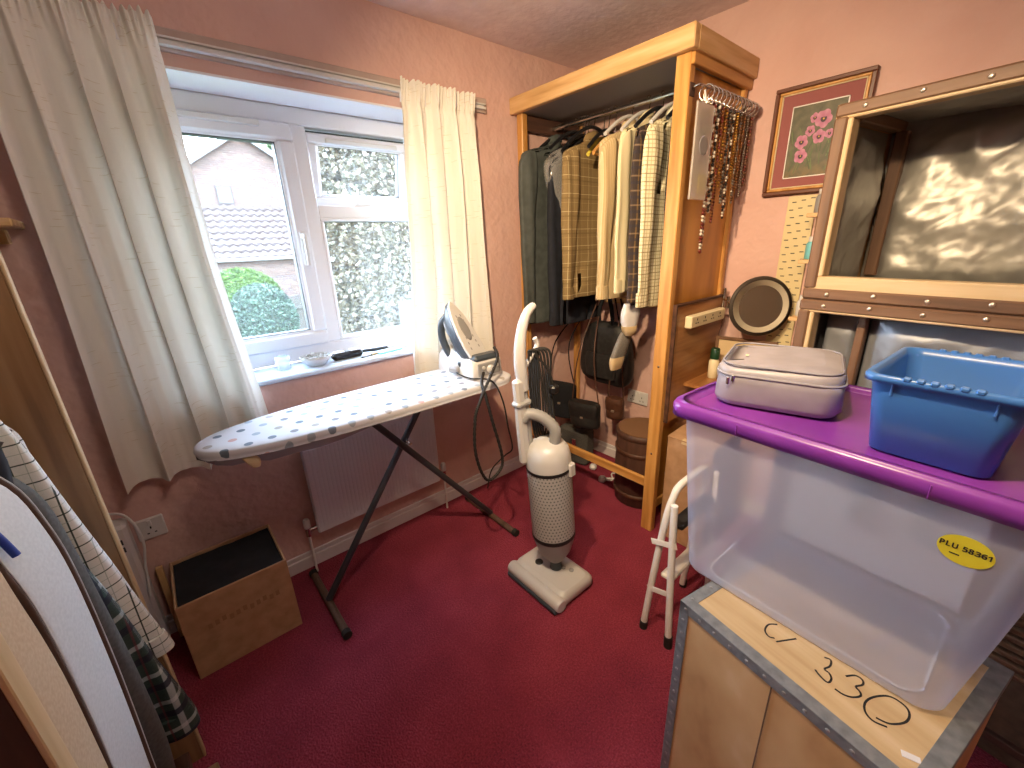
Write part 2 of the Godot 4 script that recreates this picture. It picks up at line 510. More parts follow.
func _ready():
	var cam := Camera3D.new()
	cam.name = "camera"
	cam.position = Vector3(-2.2241, 1.4735, 1.9309)
	cam.rotation_degrees = Vector3(-18.923, -39.930, -2.146)
	cam.fov = 85.16
	cam.near = 0.03
	cam.far = 200.0
	add_child(cam)
	cam.current = true
	var sky_m := ProceduralSkyMaterial.new()
	sky_m.sky_top_color = Color(0.80, 0.90, 1.0)
	sky_m.sky_horizon_color = Color(0.92, 0.96, 1.0)
	sky_m.ground_bottom_color = Color(0.45, 0.46, 0.42)
	sky_m.ground_horizon_color = Color(0.85, 0.88, 0.9)
	sky_m.sky_energy_multiplier = 3.9
	sky_m.ground_energy_multiplier = 2.2
	var sky := Sky.new()
	sky.sky_material = sky_m
	var env := Environment.new()
	env.background_mode = Environment.BG_SKY
	env.sky = sky
	env.tonemap_mode = Environment.TONE_MAPPER_LINEAR
	env.tonemap_exposure = 1.58
	env.sdfgi_enabled = true
	env.ssao_enabled = true
	env.ssil_enabled = true
	var we := WorldEnvironment.new()
	we.environment = env
	add_child(we)

	make_materials()
	build_lamp()
	build_room()
	build_outdoors()
	curtain("curtain", "long cream curtain at the left of the window, beside the hanging shirts", [[2.148, -2.42, -2.022], [1.5, -2.425, -2.01], [0.70, -2.445, -1.955]], 0.088, 4.6, 0.6, 0.70)
	curtain("curtain", "cream curtain at the right of the window, behind the steam iron", [[2.128, -1.225, -0.83], [1.5, -1.25, -0.82], [0.71, -1.31, -0.79]], 0.078, 4.4, 2.2, 0.71)
	build_wall_things()
	build_ironing()
	build_vacuum()
	build_wardrobe()
	build_wardrobe_contents()
	build_jewellery()
	build_right_wall_things()
	build_crates()
	build_left_wardrobe()
	build_floor_things()

# ------------------------------------------------------------------ the setting
func build_room():
	T = Transform3D.IDENTITY
	var s := S(); slab(s, -3.12, 0.12, -0.12, 0.0, -0.3, 3.12)
	struct("floor", s, M.carpet, "crimson fitted carpet")
	s = S(); slab(s, -3.12, 0.12, 2.4, 2.52, -0.3, 3.12)
	struct("ceiling", s, M.ceiling, "pinkish textured ceiling")
	s = S(); slab(s, 0.0, 0.12, 0.0, 2.4, -0.3, 3.12)
	struct("wall_right", s, M.wall, "pink painted wall behind the wardrobe")
	s = S(); slab(s, -3.12, -3.0, 0.0, 2.4, -0.3, 3.12)
	struct("wall_left", s, M.wall)
	s = S(); slab(s, -3.0, 0.0, 0.0, 2.4, 3.0, 3.12)
	struct("wall_back", s, M.wall)
	# window wall with its opening x -2.26..-0.98, y 0.944..2.046
	s = S()
	slab(s, -3.0, -2.26, 0.0, 2.4, -0.3, 0.0)
	slab(s, -0.98, 0.0, 0.0, 2.4, -0.3, 0.0)
	slab(s, -2.26, -0.98, 0.0, 0.944, -0.3, 0.0)
	slab(s, -2.26, -0.98, 2.046, 2.4, -0.3, 0.0)
	struct("wall_window", s, M.wall, "pink painted wall round the window")
	s = S()
	slab(s, -2.26, -0.98, 2.038, 2.046, -0.2, 0.0)
	slab(s, -2.26, -2.252, 0.965, 2.038, -0.2, 0.0)
	slab(s, -0.988, -0.98, 0.965, 2.038, -0.2, 0.0)
	struct("trim_1", s, M.reveal_paint, "white painted window reveal")
	s = S(); bx(s, -2.3, -0.94, 0.944, 0.966, -0.2, 0.022, 0.006)
	struct("trim_2", s, M.sill_paint, "pale blue-white gloss window sill")
	for b in [["baseboard_window", -3.0, 0.0, 0.0, 0.016, 0], ["baseboard_right", -0.016, 0.0, 0.016, 3.0, 1], ["baseboard_left", -3.0, -2.984, 0.016, 3.0, 1]]:
		s = S()
		bx(s, b[1], b[2], 0.0, 0.062, b[3], b[4], 0.003)
		if b[5] == 0: bx(s, b[1], b[2], 0.06, 0.088, 0.0, 0.010, 0.004)
		elif b[1] > -1: bx(s, -0.010, 0.0, 0.06, 0.088, b[3], b[4], 0.004)
		else: bx(s, -3.0, -2.99, 0.06, 0.088, b[3], b[4], 0.004)
		struct(b[0], s, M.base_paint)
	build_window()
	var o := thing("curtain_rail", "white curtain rail on a wooden batten above the window", "curtain rail", Vector3(-1.6, 2.08, 0.0))
	s = S(); bx(s, -2.6, -0.72, 2.082, 2.146, 0.0, 0.018, 0.003); part("batten", s, M.batten, o, "bare grey-brown wooden batten")
	s = S()
	bx(s, -2.6, -0.74, 2.112, 2.118, 0.018, 0.036, 0.001)
	bx(s, -2.6, -0.74, 2.092, 2.102, 0.018, 0.040, 0.001)
	bx(s, -2.6, -0.74, 2.096, 2.116, 0.018, 0.024, 0.001)
	part("track", s, M.white_plastic, o, "white plastic curtain track")

func frame_rect(s, x0, x1, y0, y1, z0, z1, w, b := 0.006):
	bx(s, x0, x1, y1 - w, y1, z0, z1, b)
	bx(s, x0, x1, y0, y0 + w, z0, z1, b)
	bx(s, x0, x0 + w, y0 + w, y1 - w, z0, z1, b)
	bx(s, x1 - w, x1, y0 + w, y1 - w, z0, z1, b)

func build_window():
	var o := Node3D.new(); o.name = "window_1"; add_child(o)
	o.position = Vector3(-1.67, 0.965, -0.235)
	o.set_meta("kind", "structure"); o.set_meta("label", "white plastic casement window")
	T = Transform3D(Basis(), -o.position)
	var s := S()
	frame_rect(s, -2.252, -0.988, 0.966, 2.038, -0.27, -0.2, 0.068)
	bx(s, -1.612, -1.548, 1.034, 1.97, -0.269, -0.201, 0.004)
	bx(s, -1.549, -1.056, 1.602, 1.658, -0.269, -0.202, 0.004)
	part("window_frame", s, M.pvc, o)
	# left casement, closed, proud of the frame
	s = S()
	frame_rect(s, -2.2, -1.606, 1.03, 1.972, -0.262, -0.186, 0.066, 0.009)
	frame_rect(s, -2.139, -1.667, 1.091, 1.911, -0.25, -0.196, 0.014, 0.004)
	var c := part("casement", s, M.pvc, o)
	s = S(); frame_rect(s, -2.126, -1.680, 1.104, 1.898, -0.245, -0.2, 0.004, 0.001); part("gasket", s, M.gasket, c)
	s = S(); bx(s, -2.13, -1.676, 1.1, 1.902, -0.232, -0.226, 0.0005); part("pane", s, M.glass, c)
	s = S(); bx(s, -2.0, -1.73, 1.945, 1.966, -0.19, -0.172, 0.003); part("trickle_vent", s, M.white_plastic, c)
	s = S()
	bx(s, -1.655, -1.632, 1.40, 1.545, -0.186, -0.176, 0.003)
	ball(s, Vector3(-1.643, 1.525, -0.17), Vector3(0.013, 0.013, 0.012))
	tube(s, spline([Vector3(-1.643, 1.525, -0.17), Vector3(-1.644, 1.52, -0.15), Vector3(-1.645, 1.47, -0.145), Vector3(-1.646, 1.40, -0.148)]), 0.008, 10)
	part("handle", s, M.white_plastic, c)
	# lower right fixed light
	s = S(); frame_rect(s, -1.55, -1.05, 1.032, 1.604, -0.25, -0.198, 0.016, 0.004)
	var b := part("glazing_bead", s, M.pvc, o)
	s = S(); frame_rect(s, -1.536, -1.064, 1.046, 1.590, -0.248, -0.205, 0.004, 0.001); part("gasket", s, M.gasket, b)
	s = S(); bx(s, -1.54, -1.06, 1.042, 1.594, -0.232, -0.226, 0.0005); part("pane", s, M.glass, b)
	# top-hung vent, tilted out at the bottom
	var keep := T
	var R := Transform3D(Basis(Vector3.RIGHT, deg_to_rad(13)), Vector3(0, 1.955, -0.232))
	T = keep * R
	s = S()
	frame_rect(s, -1.545, -1.06, -0.30, 0.0, -0.03, 0.03, 0.040, 0.007)
	frame_rect(s, -1.507, -1.098, -0.262, -0.038, -0.02, 0.02, 0.010, 0.003)
	var vnt := part("top_vent", s, M.pvc, o)
	s = S(); frame_rect(s, -1.499, -1.106, -0.254, -0.046, -0.018, 0.016, 0.004, 0.001); part("gasket", s, M.gasket, vnt)
	s = S(); bx(s, -1.50, -1.105, -0.255, -0.045, -0.003, 0.003, 0.0005); part("pane", s, M.glass, vnt)
	s = S(); bx(s, -1.47, -1.13, -0.034, -0.014, 0.03, 0.046, 0.003); part("trickle_vent", s, M.white_plastic, vnt)
	s = S()
	bx(s, -1.36, -1.325, -0.292, -0.262, 0.03, 0.042, 0.003)
	rod(s, Vector3(-1.343, -0.28, 0.05), Vector3(-1.343, -0.215, 0.055), 0.006)
	part("handle", s, M.white_plastic, vnt)
	T = keep
	s = S(); bx(s, -1.547, -1.057, 1.958, 1.969, -0.266, -0.262, 0.001); part("weather_seal", s, M.gasket, o)
	s = S(); bx(s, -1.38, -1.30, 1.658, 1.664, -0.262, -0.2, 0.001); part("stay", s, M.white_plastic, o)

# a pencil-pleated curtain: left and right edges as [y, x0, x1], folds swing about z0
func curtain(called, label, edges: Array, z0: float, folds: float, phase: float, hem_y: float):
	var o := thing(called, label, "curtain", Vector3((edges[0][1] + edges[0][2]) / 2, hem_y, z0))
	var s := S()
	s.set_smooth_group(0)
	var nx := 190
	var ny := 60
	var top: float = edges[0][0]
	var p := []
	for i in ny + 1:
		var f := pow(float(i) / ny, 1.6)
		var y: float = lerp(top, hem_y, f)
		var e0: Array = edges[0]; var e1: Array = edges[0]
		for k in edges.size() - 1:
			if y <= edges[k][0] + 0.0001:
				e0 = edges[k]; e1 = edges[k + 1]
		var g: float = clamp((e0[0] - y) / max(e0[0] - e1[0], 0.001), 0, 1)
		g = g * g * (3 - 2 * g) * 0.5 + g * 0.5
		var x0: float = lerp(e0[1], e1[1], g); var x1: float = lerp(e0[2], e1[2], g)
		var head: float = clamp(1.0 - (top - y) / 0.09, 0, 1)
		var drop: float = clamp((top - y) / 0.35, 0, 1)
		var row := []
		for j in nx + 1:
			var u := float(j) / nx
			var w := u + 0.022 * sin(u * 9.0 + phase) + 0.015 * sin(u * 23.0 + y * 1.3)
			var big := sin(w * TAU * folds + phase + 0.25 * sin(y * 2.1 + phase))
			big = sign(big) * pow(abs(big), 0.75)
			var small := sin(u * TAU * folds * 4.5) * (0.013 * head + 0.0012) + sin(u * TAU * folds * 3.1 + 1.0) * 0.004 * (1 - drop)
			var z: float = z0 + big * (0.012 + 0.026 * drop) + small + 0.006 * sin(u * 11 + y * 4.0)
			if abs(top - 0.085 - y) < 0.02: z -= 0.008 * (1 - abs(top - 0.085 - y) / 0.02)
			row.append(Vector3(lerp(x0, x1, u) + 0.010 * cos(w * TAU * folds + phase) * drop, y + (0.006 * sin(u * TAU * folds * 4.5 + 1.0) if i == 0 else 0.0), z))
		p.append(row)
	var width: float = 1.9 * abs(edges[0][2] - edges[0][1])
	for i in ny:
		for j in nx:
			var a: Vector3 = p[i][j]; var b: Vector3 = p[i][j + 1]; var c: Vector3 = p[i + 1][j + 1]; var d: Vector3 = p[i + 1][j]
			var back: Vector3 = (a + c) / 2 - Vector3(0, 0, 1)
			var u0 := width * j / nx; var u1 := width * (j + 1) / nx
			quad_uv(s, [a, b, c, d], [Vector2(u0, -a.y), Vector2(u1, -b.y), Vector2(u1, -c.y), Vector2(u0, -d.y)], back)
	part("drape", s, M.curtain, o)
	# heading tape behind the pleats and the hooks on the rail
	s = S()
	bx(s, edges[0][1] + 0.01, edges[0][2] - 0.01, top - 0.075, top - 0.035, z0 - 0.030, z0 - 0.026, 0.001)
	part("heading_tape", s, M.white_cloth, o)

func build_lamp():
	# a ceiling bar with an opal globe between two warm spots turned to the wardrobe and the crates, above the frame
	var at := Vector3(-1.9, 2.4, 1.45)
	var o := thing("ceiling_spot_bar", "white ceiling bar with two warm spotlights and an opal globe", "lamp", at)
	var s := S(); bx(s, -1.93, -1.87, 2.375, 2.4, 1.15, 1.75, 0.006); part("bar", s, M.white_plastic, o)
	for q in [[Vector3(-1.9, 2.13, 1.25), Vector3(-0.25, 1.15, 0.45), 1.0, 1.0], [Vector3(-1.9, 2.13, 1.65), Vector3(-0.7, 0.9, 1.75), 0.42, 1.0]]:
		var p: Vector3 = q[0]
		var d: Vector3 = (q[1] - p).normalized()
		s = S(); rod(s, p + Vector3(0, 0.25, 0), p, 0.008); part("stem", s, M.white_plastic, o)
		var side := d.cross(Vector3.UP).normalized()
		var X := Transform3D(Basis(side, d, side.cross(d)), p)
		s = S(); lathe(s, [Vector2(0.015, -0.05), Vector2(0.034 * q[3], -0.03), Vector2(0.036 * q[3], 0.035), Vector2(0.032 * q[3], 0.035), Vector2(0.03 * q[3], 0.0)], 24, X, false); var hd := part("spot_head", s, M.white_plastic, o)
		s = S(); lathe(s, [Vector2(0.029 * q[3], 0.024), Vector2(0.029 * q[3], 0.028)], 24, X)
		var m := mat(C("fff1dc"), 0.3)
		m.emission_enabled = true; m.emission = C("ffe0b4"); m.emission_energy_multiplier = 8.0
		part("lamp_face", s, m, hd)
		var l := SpotLight3D.new()
		l.name = "spot_light"
		o.add_child(l, true)
		l.transform = Transform3D(Basis.looking_at(d, Vector3.UP), p + d * 0.05 - at)
		l.light_color = LAMP_COLOR
		l.light_energy = LAMP_ENERGY * q[2]
		l.light_size = 0.03 * q[3]
		l.spot_range = 8.0
		l.spot_attenuation = 2.0
		l.spot_angle = 58.0
		l.spot_angle_attenuation = 1.6
		l.shadow_enabled = true

	s = S(); rod(s, Vector3(-1.9, 2.38, 1.45), Vector3(-1.9, 2.20, 1.45), 0.010); part("stem", s, M.white_plastic, o)
	s = S(); ball(s, Vector3(-1.9, 2.09, 1.45), Vector3(0.115, 0.115, 0.115), 28, 18)
	var gm := mat(C("fff6ea"), 0.3)
	gm.emission_enabled = true; gm.emission = C("ffe9cc"); gm.emission_energy_multiplier = 1.2
	part("globe_lamp", s, gm, o)
	var g := OmniLight3D.new()
	g.name = "globe_light"
	o.add_child(g, true)
	g.position = Vector3(-1.9, 2.09, 1.45) - at
	g.light_color = Color(1.0, 0.93, 0.84)
	g.light_energy = GLOBE_ENERGY
	g.light_size = 0.11
	g.omni_range = 8.0
	g.omni_attenuation = 2.0
	g.shadow_enabled = true

# ------------------------------------------------------------------ outdoors
func leaves(called, label, parent, spots: Array, cols: Array, size: float):
	var st := S(); st.set_smooth_group(-1)
	var h := size / 2
	T = Transform3D.IDENTITY
	for q in [Vector3(0, 0, 1), Vector3(0.7, 0.3, 0.4)]:
		var n: Vector3 = q.normalized()
		var u: Vector3 = n.cross(Vector3.UP).normalized() * h
		var w: Vector3 = n.cross(u).normalized() * h * 1.4
		for t in [[-u, w, u], [-u, -w, u]]:
			for k in t: st.add_vertex(k)
	st.generate_normals()
	var mm := MultiMesh.new()
	mm.transform_format = MultiMesh.TRANSFORM_3D
	mm.use_colors = true
	mm.mesh = st.commit()
	mm.mesh.surface_set_material(0, M.leaf)
	mm.instance_count = spots.size()
	for i in spots.size():
		var b := Basis.from_euler(Vector3(rng.randf() * TAU, rng.randf() * TAU, rng.randf() * TAU)).scaled(Vector3.ONE * rng.randf_range(0.6, 1.4))
		mm.set_instance_transform(i, Transform3D(b, spots[i]))
		var c: Color = cols[rng.randi_range(0, cols.size() - 1)]
		mm.set_instance_color(i, c.srgb_to_linear())
	var o := MultiMeshInstance3D.new()
	o.name = called
	o.multimesh = mm
	o.material_override = M.leaf
	o.set_meta("kind", "stuff")
	if label != "": o.set_meta("label", label)
	parent.add_child(o, true)

func build_outdoors():
	T = Transform3D.IDENTITY
	var gy := -2.6
	var s := S(); slab(s, -30, 40, gy - 0.1, gy, -60, -0.35)
	var gnd := part("ground", s, M.lawn, self); gnd.set_meta("kind", "structure"); gnd.set_meta("label", "grass outside the house")
	# neighbour's house: brick gable with a lean-to roof in front, seen through the left casement
	var o := thing("neighbour_house", "brick house with a gable and tiled lean-to roof beyond the window", "house", Vector3(2.0, gy, -20))
	var apex := Vector3(2.0, 6.0, -20.0)
	s = S(); s.set_smooth_group(-1)
	var front := [Vector3(-3.0, gy, -20), Vector3(7.0, gy, -20), Vector3(7.0, 2.7, -20), apex, Vector3(-3.0, 2.7, -20)]
	var mid := Vector3(2.0, 1, -23)
	for z in [0.0, -6.0]:
		var k := Vector3(0, 0, z)
		tri(s, front[0] + k, front[1] + k, front[2] + k, mid); tri(s, front[0] + k, front[2] + k, front[4] + k, mid); tri(s, front[4] + k, front[2] + k, front[3] + k, mid)
	for e in [[0, 4], [1, 2]]:
		quad(s, front[e[0]], front[e[1]], front[e[1]] + Vector3(0, 0, -6), front[e[0]] + Vector3(0, 0, -6), mid)
	part("gable_wall", s, M.brick, o, "brown brick gable wall")
	for sd in [-1, 1]:
		s = S()
		var foot := Vector3(2.0 + sd * 5.3, 2.58, -22.9)
		var top := Vector3(2.0, 6.08, -22.9)
		var ln := foot.distance_to(top)
		var R := Basis(Vector3.BACK, atan2(top.y - foot.y, top.x - foot.x))
		box(s, (foot + top) / 2, Vector3(ln, 0.12, 6.3), 0.01, R)
		part("roof_slope", s, M.roof_tile, o)
		s = S()
		box(s, (foot + top) / 2 + Vector3(0, -0.03, 3.18), Vector3(ln, 0.22, 0.04), 0.005, R)
		part("verge_board", s, M.fascia, o)
	s = S(); bx(s, 0.80, 1.38, 3.3, 4.02, -20.0, -19.95, 0.01)
	var w := part("window", s, M.roof_tile, o)
	s = S(); bx(s, 0.86, 1.32, 3.37, 3.96, -19.95, -19.93, 0.003); part("pane", s, M.dark_pane, w)
	# lean-to: brick wall, gutter and rolled tiles
	s = S(); slab(s, -4.2, 7.0, gy, 1.15, -20.0, -17.4); part("lean_to_wall", s, M.brick, o)
	s = S(); rod(s, Vector3(-4.4, 1.15, -17.15), Vector3(7.2, 1.15, -17.15), 0.06); part("gutter", s, M.grey_plastic, o)
	s = S(); s.set_smooth_group(0)
	var rows := 9
	var cols := 38
	for r in rows:
		var f0 := float(r) / rows; var f1 := float(r + 1) / rows + 0.012
		for c in cols:
			for k in 4:
				var p := []
				for e in [[f0, k], [f0, k + 1], [f1, k + 1], [f1, k]]:
					var x: float = -4.3 + (c + e[1] / 4.0) * 0.305
					var lift: float = 0.035 * sin(e[1] / 4.0 * TAU) + (0.07 if e[0] == f1 else 0.0)
					p.append(Vector3(x, lerp(3.3, 1.2, e[0]) + lift, lerp(-20.0, -17.2, e[0]) + lift * 0.5))
				quad(s, p[0], p[1], p[2], p[3], Vector3(p[0].x, 0, -19.5))
			# the shadowed butt edge of each course
			var xx: float = -4.3 + c * 0.305
			var ya: float = lerp(3.3, 1.2, f1); var za: float = lerp(-20.0, -17.2, f1)
			quad(s, Vector3(xx, ya, za), Vector3(xx + 0.305, ya, za), Vector3(xx + 0.305, ya + 0.07, za + 0.035), Vector3(xx, ya + 0.07, za + 0.035), Vector3(xx, ya, za - 1))
	var tl := part("roof_tiles", s, M.roof_tile, o, "courses of rolled tiles")
	tl.set_meta("kind", "stuff")
	# downpipe
	s = S(); rod(s, Vector3(-1.0, 1.1, -17.3), Vector3(-1.0, gy, -17.3), 0.06); part("downpipe", s, M.white_plastic, o)
	# rounded evergreen shrub and a brighter hedge behind it
	rng.seed = 77
	for b in [["round_shrub", "grey-green rounded shrub below the brick house", Vector3(-0.50, 0.05, -8.2), Vector3(0.62, 0.75, 0.6), [C("2c3e31"), C("394d3f"), C("475c4c"), C("24362b")]], ["clipped_hedge", "bright green hedge behind the rounded shrub", Vector3(-0.45, 0.15, -10.5), Vector3(0.9, 0.9, 0.5), [C("344f14"), C("415d1b"), C("4e6925")]]]:
		var q := thing(b[0], b[1], "shrub", Vector3(b[2].x, gy, b[2].z))
		s = S(); ball(s, b[2], b[3] * 0.93, 20, 12)
		part("crown", s, mat(b[4][0], 0.9), q)
		s = S(); rod(s, Vector3(b[2].x, gy, b[2].z), b[2], 0.12); part("trunk", s, M.bark, q)
		var pts := []
		for i in 9000:
			var d := Vector3(rng.randfn(), rng.randfn(), rng.randfn()).normalized()
			pts.append(b[2] - q.position + d * b[3] * rng.randf_range(0.92, 1.04))
		leaves("foliage", "", q, pts, b[4], 0.05)
	# tall tan and green tree or ivy seen through the right lights
	var tr := thing("leafy_tree", "tall dense tree with pale tan and olive leaves outside the right panes", "tree", Vector3(2.8, gy, -8.5))
	s = S(); tube(s, [Vector3(2.6, gy, -8.6), Vector3(2.65, 0.0, -8.6), Vector3(2.8, 2.0, -8.7), Vector3(2.9, 4.5, -8.7)], [0.2, 0.16, 0.12, 0.05]); part("trunk", s, M.bark, tr)
	for k in 14:
		s = S()
		var a := rng.randf() * TAU
		var y0 := rng.randf_range(-0.6, 3.6)
		var st := Vector3(2.7, y0, -8.65)
		var en := st + Vector3(cos(a) * rng.randf_range(0.9, 1.8), rng.randf_range(0.3, 1.2), sin(a) * 1.0)
		tube(s, [st, (st + en) / 2 + Vector3(0, 0.15, 0), en], [0.05, 0.035, 0.015], 6); part("branch", s, M.bark, tr)
	var pts := []
	for i in 42000:
		var y := rng.randf_range(-1.2, 5.4)
		var r := 2.1 * sqrt(max(0.05, 1.0 - pow((y - 1.9) / 3.9, 2)))
		var a := rng.randf() * TAU
		var q := r * sqrt(rng.randf_range(0.25, 1.0))
		pts.append(Vector3(3.05 + cos(a) * q, y, -9.2 + sin(a) * q * 0.8) - tr.position)
	leaves("foliage", "pale tan and olive leaves", tr, pts, [C("625a45"), C("564f3b"), C("494633"), C("756e5d"), C("3a3a28"), C("685f4c"), C("8a867b")], 0.085)
	# trees showing over the neighbour's roof
	for b in [[Vector3(-3.0, gy, -32), 11.6, "green tree top left of the neighbour's gable"], [Vector3(9.5, gy, -34), 11.8, "green tree top right of the neighbour's gable"]]:
		var q := thing("distant_tree", b[2], "tree", b[0], 0.0, "trees behind the house")
		s = S(); tube(s, [b[0], b[0] + Vector3(0.1, b[1] * 0.7, 0)], [0.25, 0.1]); part("trunk", s, M.bark, q)
		var pp := []
		for i in 9000:
			var d := Vector3(rng.randfn(), rng.randfn(), rng.randfn()).normalized() * pow(rng.randf(), 0.4)
			pp.append(Vector3(0, b[1] * 0.72, 0) + d * Vector3(4.6, b[1] * 0.36, 3.0))
		leaves("foliage", "", q, pp, [C("516541"), C("61754e"), C("71835f"), C("435636")], 0.3)
	# garden fence: posts, rails and boards
	var f := thing("garden_fence", "grey weathered board fence in the garden", "fence", Vector3(1.2, gy, -12.5))
	for k in 18:
		s = S(); bx(s, 0.15 + k * 0.145, 0.15 + k * 0.145 + 0.125, gy, 0.1 + 0.015 * (k % 3), -12.5, -12.48, 0.003); part("board", s, M.fence_wood, f)
	for x in [0.1, 1.45, 2.75]:
		s = S(); bx(s, x, x + 0.1, gy, 0.2, -12.48, -12.38, 0.004); part("post", s, M.fence_wood, f)
	for y in [-1.6, -0.3]:
		s = S(); bx(s, 0.1, 2.85, y, y + 0.08, -12.48, -12.43, 0.004); part("rail", s, M.fence_wood, f)
	var pale := thing("picket_panel", "pale blue-grey picket panel at the foot of the leafy tree", "fence", Vector3(2.5, gy, -6.9))
	for k in 8:
		s = S(); bx(s, 1.95 + k * 0.11, 1.95 + k * 0.11 + 0.09, gy, 0.28 + 0.01 * (k % 2), -6.92, -6.9, 0.003); part("picket", s, M.fascia, pale)
	s = S(); bx(s, 1.9, 2.9, -0.6, -0.52, -6.95, -6.92, 0.003); part("rail", s, M.fascia, pale)

# ------------------------------------------------------------------ on the window wall
func socket_plate(label, at: Vector3, face: int, gangs := 2):
	# face 0: on the window wall (faces +z); 1: on the right wall (faces -x)
	var o := thing("wall_socket", label, "socket", at, 0.0, "", true)
	T = Transform3D(Basis(Vector3.UP, -PI / 2 if face == 1 else 0.0), Vector3.ZERO)
	var s := S(); box(s, Vector3(0, 0, 0.006), Vector3(0.146 if gangs == 2 else 0.086, 0.086, 0.012), 0.004); part("plate", s, M.white_plastic, o)
	for sx in ([-1, 1] if gangs == 2 else [0]):
		s = S()
		for h in [[0.0, 0.016, 0.008, 0.012], [-0.011, -0.006, 0.012, 0.006], [0.011, -0.006, 0.012, 0.006]]:
			box(s, Vector3(sx * 0.034 + h[0], -0.012 + h[1], 0.0125), Vector3(h[2] * 0.6, h[3] * 0.8, 0.002), 0.0003)
		part("outlet_slots", s, M.black, o)
		s = S(); box(s, Vector3(sx * 0.014, 0.026, 0.0135), Vector3(0.012, 0.02, 0.005), 0.001); part("switch", s, M.white_plastic, o)

func build_wall_things():
	var s := S()
	# radiator
	var o := thing("radiator", "grey-white flat panel radiator under the ironing board", "radiator", Vector3(-1.55, 0.2, 0.05))
	s = S(); bx(s, -1.885, -1.225, 0.205, 0.66, 0.045, 0.08, 0.006)
	var k := 0
	while k < 36:
		bx(s, -1.875 + k * 0.0178, -1.875 + k * 0.0178 + 0.013, 0.235, 0.63, 0.0785, 0.0812, 0.001)
		k += 1
	part("panel", s, M.radiator, o)
	s = S(); bx(s, -1.885, -1.225, 0.655, 0.668, 0.03, 0.082, 0.003); part("top_edge", s, M.radiator, o)
	for x in [-1.75, -1.36]:
		s = S(); bx(s, x - 0.02, x + 0.02, 0.25, 0.6, 0.0, 0.045, 0.002); part("bracket", s, M.radiator, o)
	for e in [[-1.925, -1], [-1.19, 1]]:
		s = S()
		rod(s, Vector3(e[0] - e[1] * 0.04, 0.235, 0.06), Vector3(e[0], 0.235, 0.06), 0.010)
		rod(s, Vector3(e[0], 0.205, 0.06), Vector3(e[0], 0.255, 0.06), 0.012)
		var v := part("valve", s, M.chrome, o)
		s = S(); lathe(s, [Vector2(0.013, 0.25), Vector2(0.015, 0.258), Vector2(0.015, 0.288), Vector2(0.011, 0.296)], 16, Transform3D(Basis(), Vector3(e[0], 0, 0.06))); part("cap", s, M.white_plastic, v)
		s = S(); rod(s, Vector3(e[0], 0.0, 0.06), Vector3(e[0], 0.21, 0.06), 0.0055); part("pipe", s, M.white_paint, o)
	socket_plate("white single wall socket beside the white heater", Vector3(-2.43, 0.49, 0.0), 0, 1)
	# white convector heater beyond the hanging shirts
	o = thing("convector_heater", "slim white electric heater with slotted top, behind the hanging shirts", "heater", Vector3(-2.72, 0.0, 0.1))
	s = S(); bx(s, -2.95, -2.475, 0.06, 0.60, 0.06, 0.14, 0.012); part("body", s, M.heater, o)
	for i in 12:
		s = S(); bx(s, -2.60 + (i % 6) * 0.019, -2.59 + (i % 6) * 0.019, 0.53 - (i / 6) * 0.03, 0.55 - (i / 6) * 0.03, 0.139, 0.142, 0.0005); part("vent_slot", s, M.gasket, o)
	for x in [-2.9, -2.52]:
		s = S(); bx(s, x - 0.012, x + 0.012, 0.0, 0.07, 0.03, 0.17, 0.005); part("foot", s, M.heater, o)
	s = S(); tube(s, spline([Vector3(-2.56, 0.60, 0.1), Vector3(-2.53, 0.64, 0.1), Vector3(-2.48, 0.63, 0.11), Vector3(-2.455, 0.58, 0.12), Vector3(-2.45, 0.5, 0.12), Vector3(-2.465, 0.42, 0.13), Vector3(-2.48, 0.3, 0.15)]), 0.0045, 6); part("cable", s, M.white_plastic, o)
	o = thing("timber_offcut", "narrow piece of pale timber leaning by the carton", "timber", Vector3(-2.44, 0.0, 0.05))
	s = S(); box(s, Vector3(-2.447, 0.165, 0.04), Vector3(0.022, 0.33, 0.02), 0.002, Basis(Vector3.RIGHT, -0.06)); part("batten", s, M.pine_y, o)
	# little wall shelf left of the curtain
	o = thing("wall_shelf", "small wooden wall shelf left of the long curtain", "shelf", Vector3(-2.7, 1.52, 0.0))
	s = S(); bx(s, -2.98, -2.455, 1.556, 1.578, 0.0, 0.17, 0.004); part("board", s, M.pine_x, o)
	s = S(); bx(s, -2.98, -2.492, 1.515, 1.556, 0.0, 0.03, 0.003); part("support_batten", s, M.pine_x, o)
	o = thing("wire_stand", "thin wire ornament stand on the wooden wall shelf", "stand", Vector3(-2.52, 1.578, 0.06))
	s = S()
	tube(s, spline([Vector3(-2.495, 1.580, 0.06), Vector3(-2.51, 1.61, 0.055), Vector3(-2.52, 1.64, 0.05), Vector3(-2.56, 1.66, 0.05)]), 0.002, 6)
	tube(s, spline([Vector3(-2.56, 1.66, 0.05), Vector3(-2.60, 1.64, 0.06), Vector3(-2.61, 1.580, 0.07)]), 0.002, 6)
	tube(s, spline([Vector3(-2.52, 1.63, 0.05), Vector3(-2.535, 1.60, 0.10), Vector3(-2.55, 1.580, 0.13)]), 0.002, 6)
	part("wire", s, M.chrome, o)

	# on the sill
	var y := 0.966
	o = thing("glass_holder", "cut glass candle holder on the window sill", "candle holder", Vector3(-1.845, y, -0.10))
	var gm := mat(Color(0.9, 0.95, 1.0, 0.35), 0.05); gm.transparency = BaseMaterial3D.TRANSPARENCY_ALPHA
	var X := Transform3D(Basis(), Vector3(-1.845, y, -0.10))
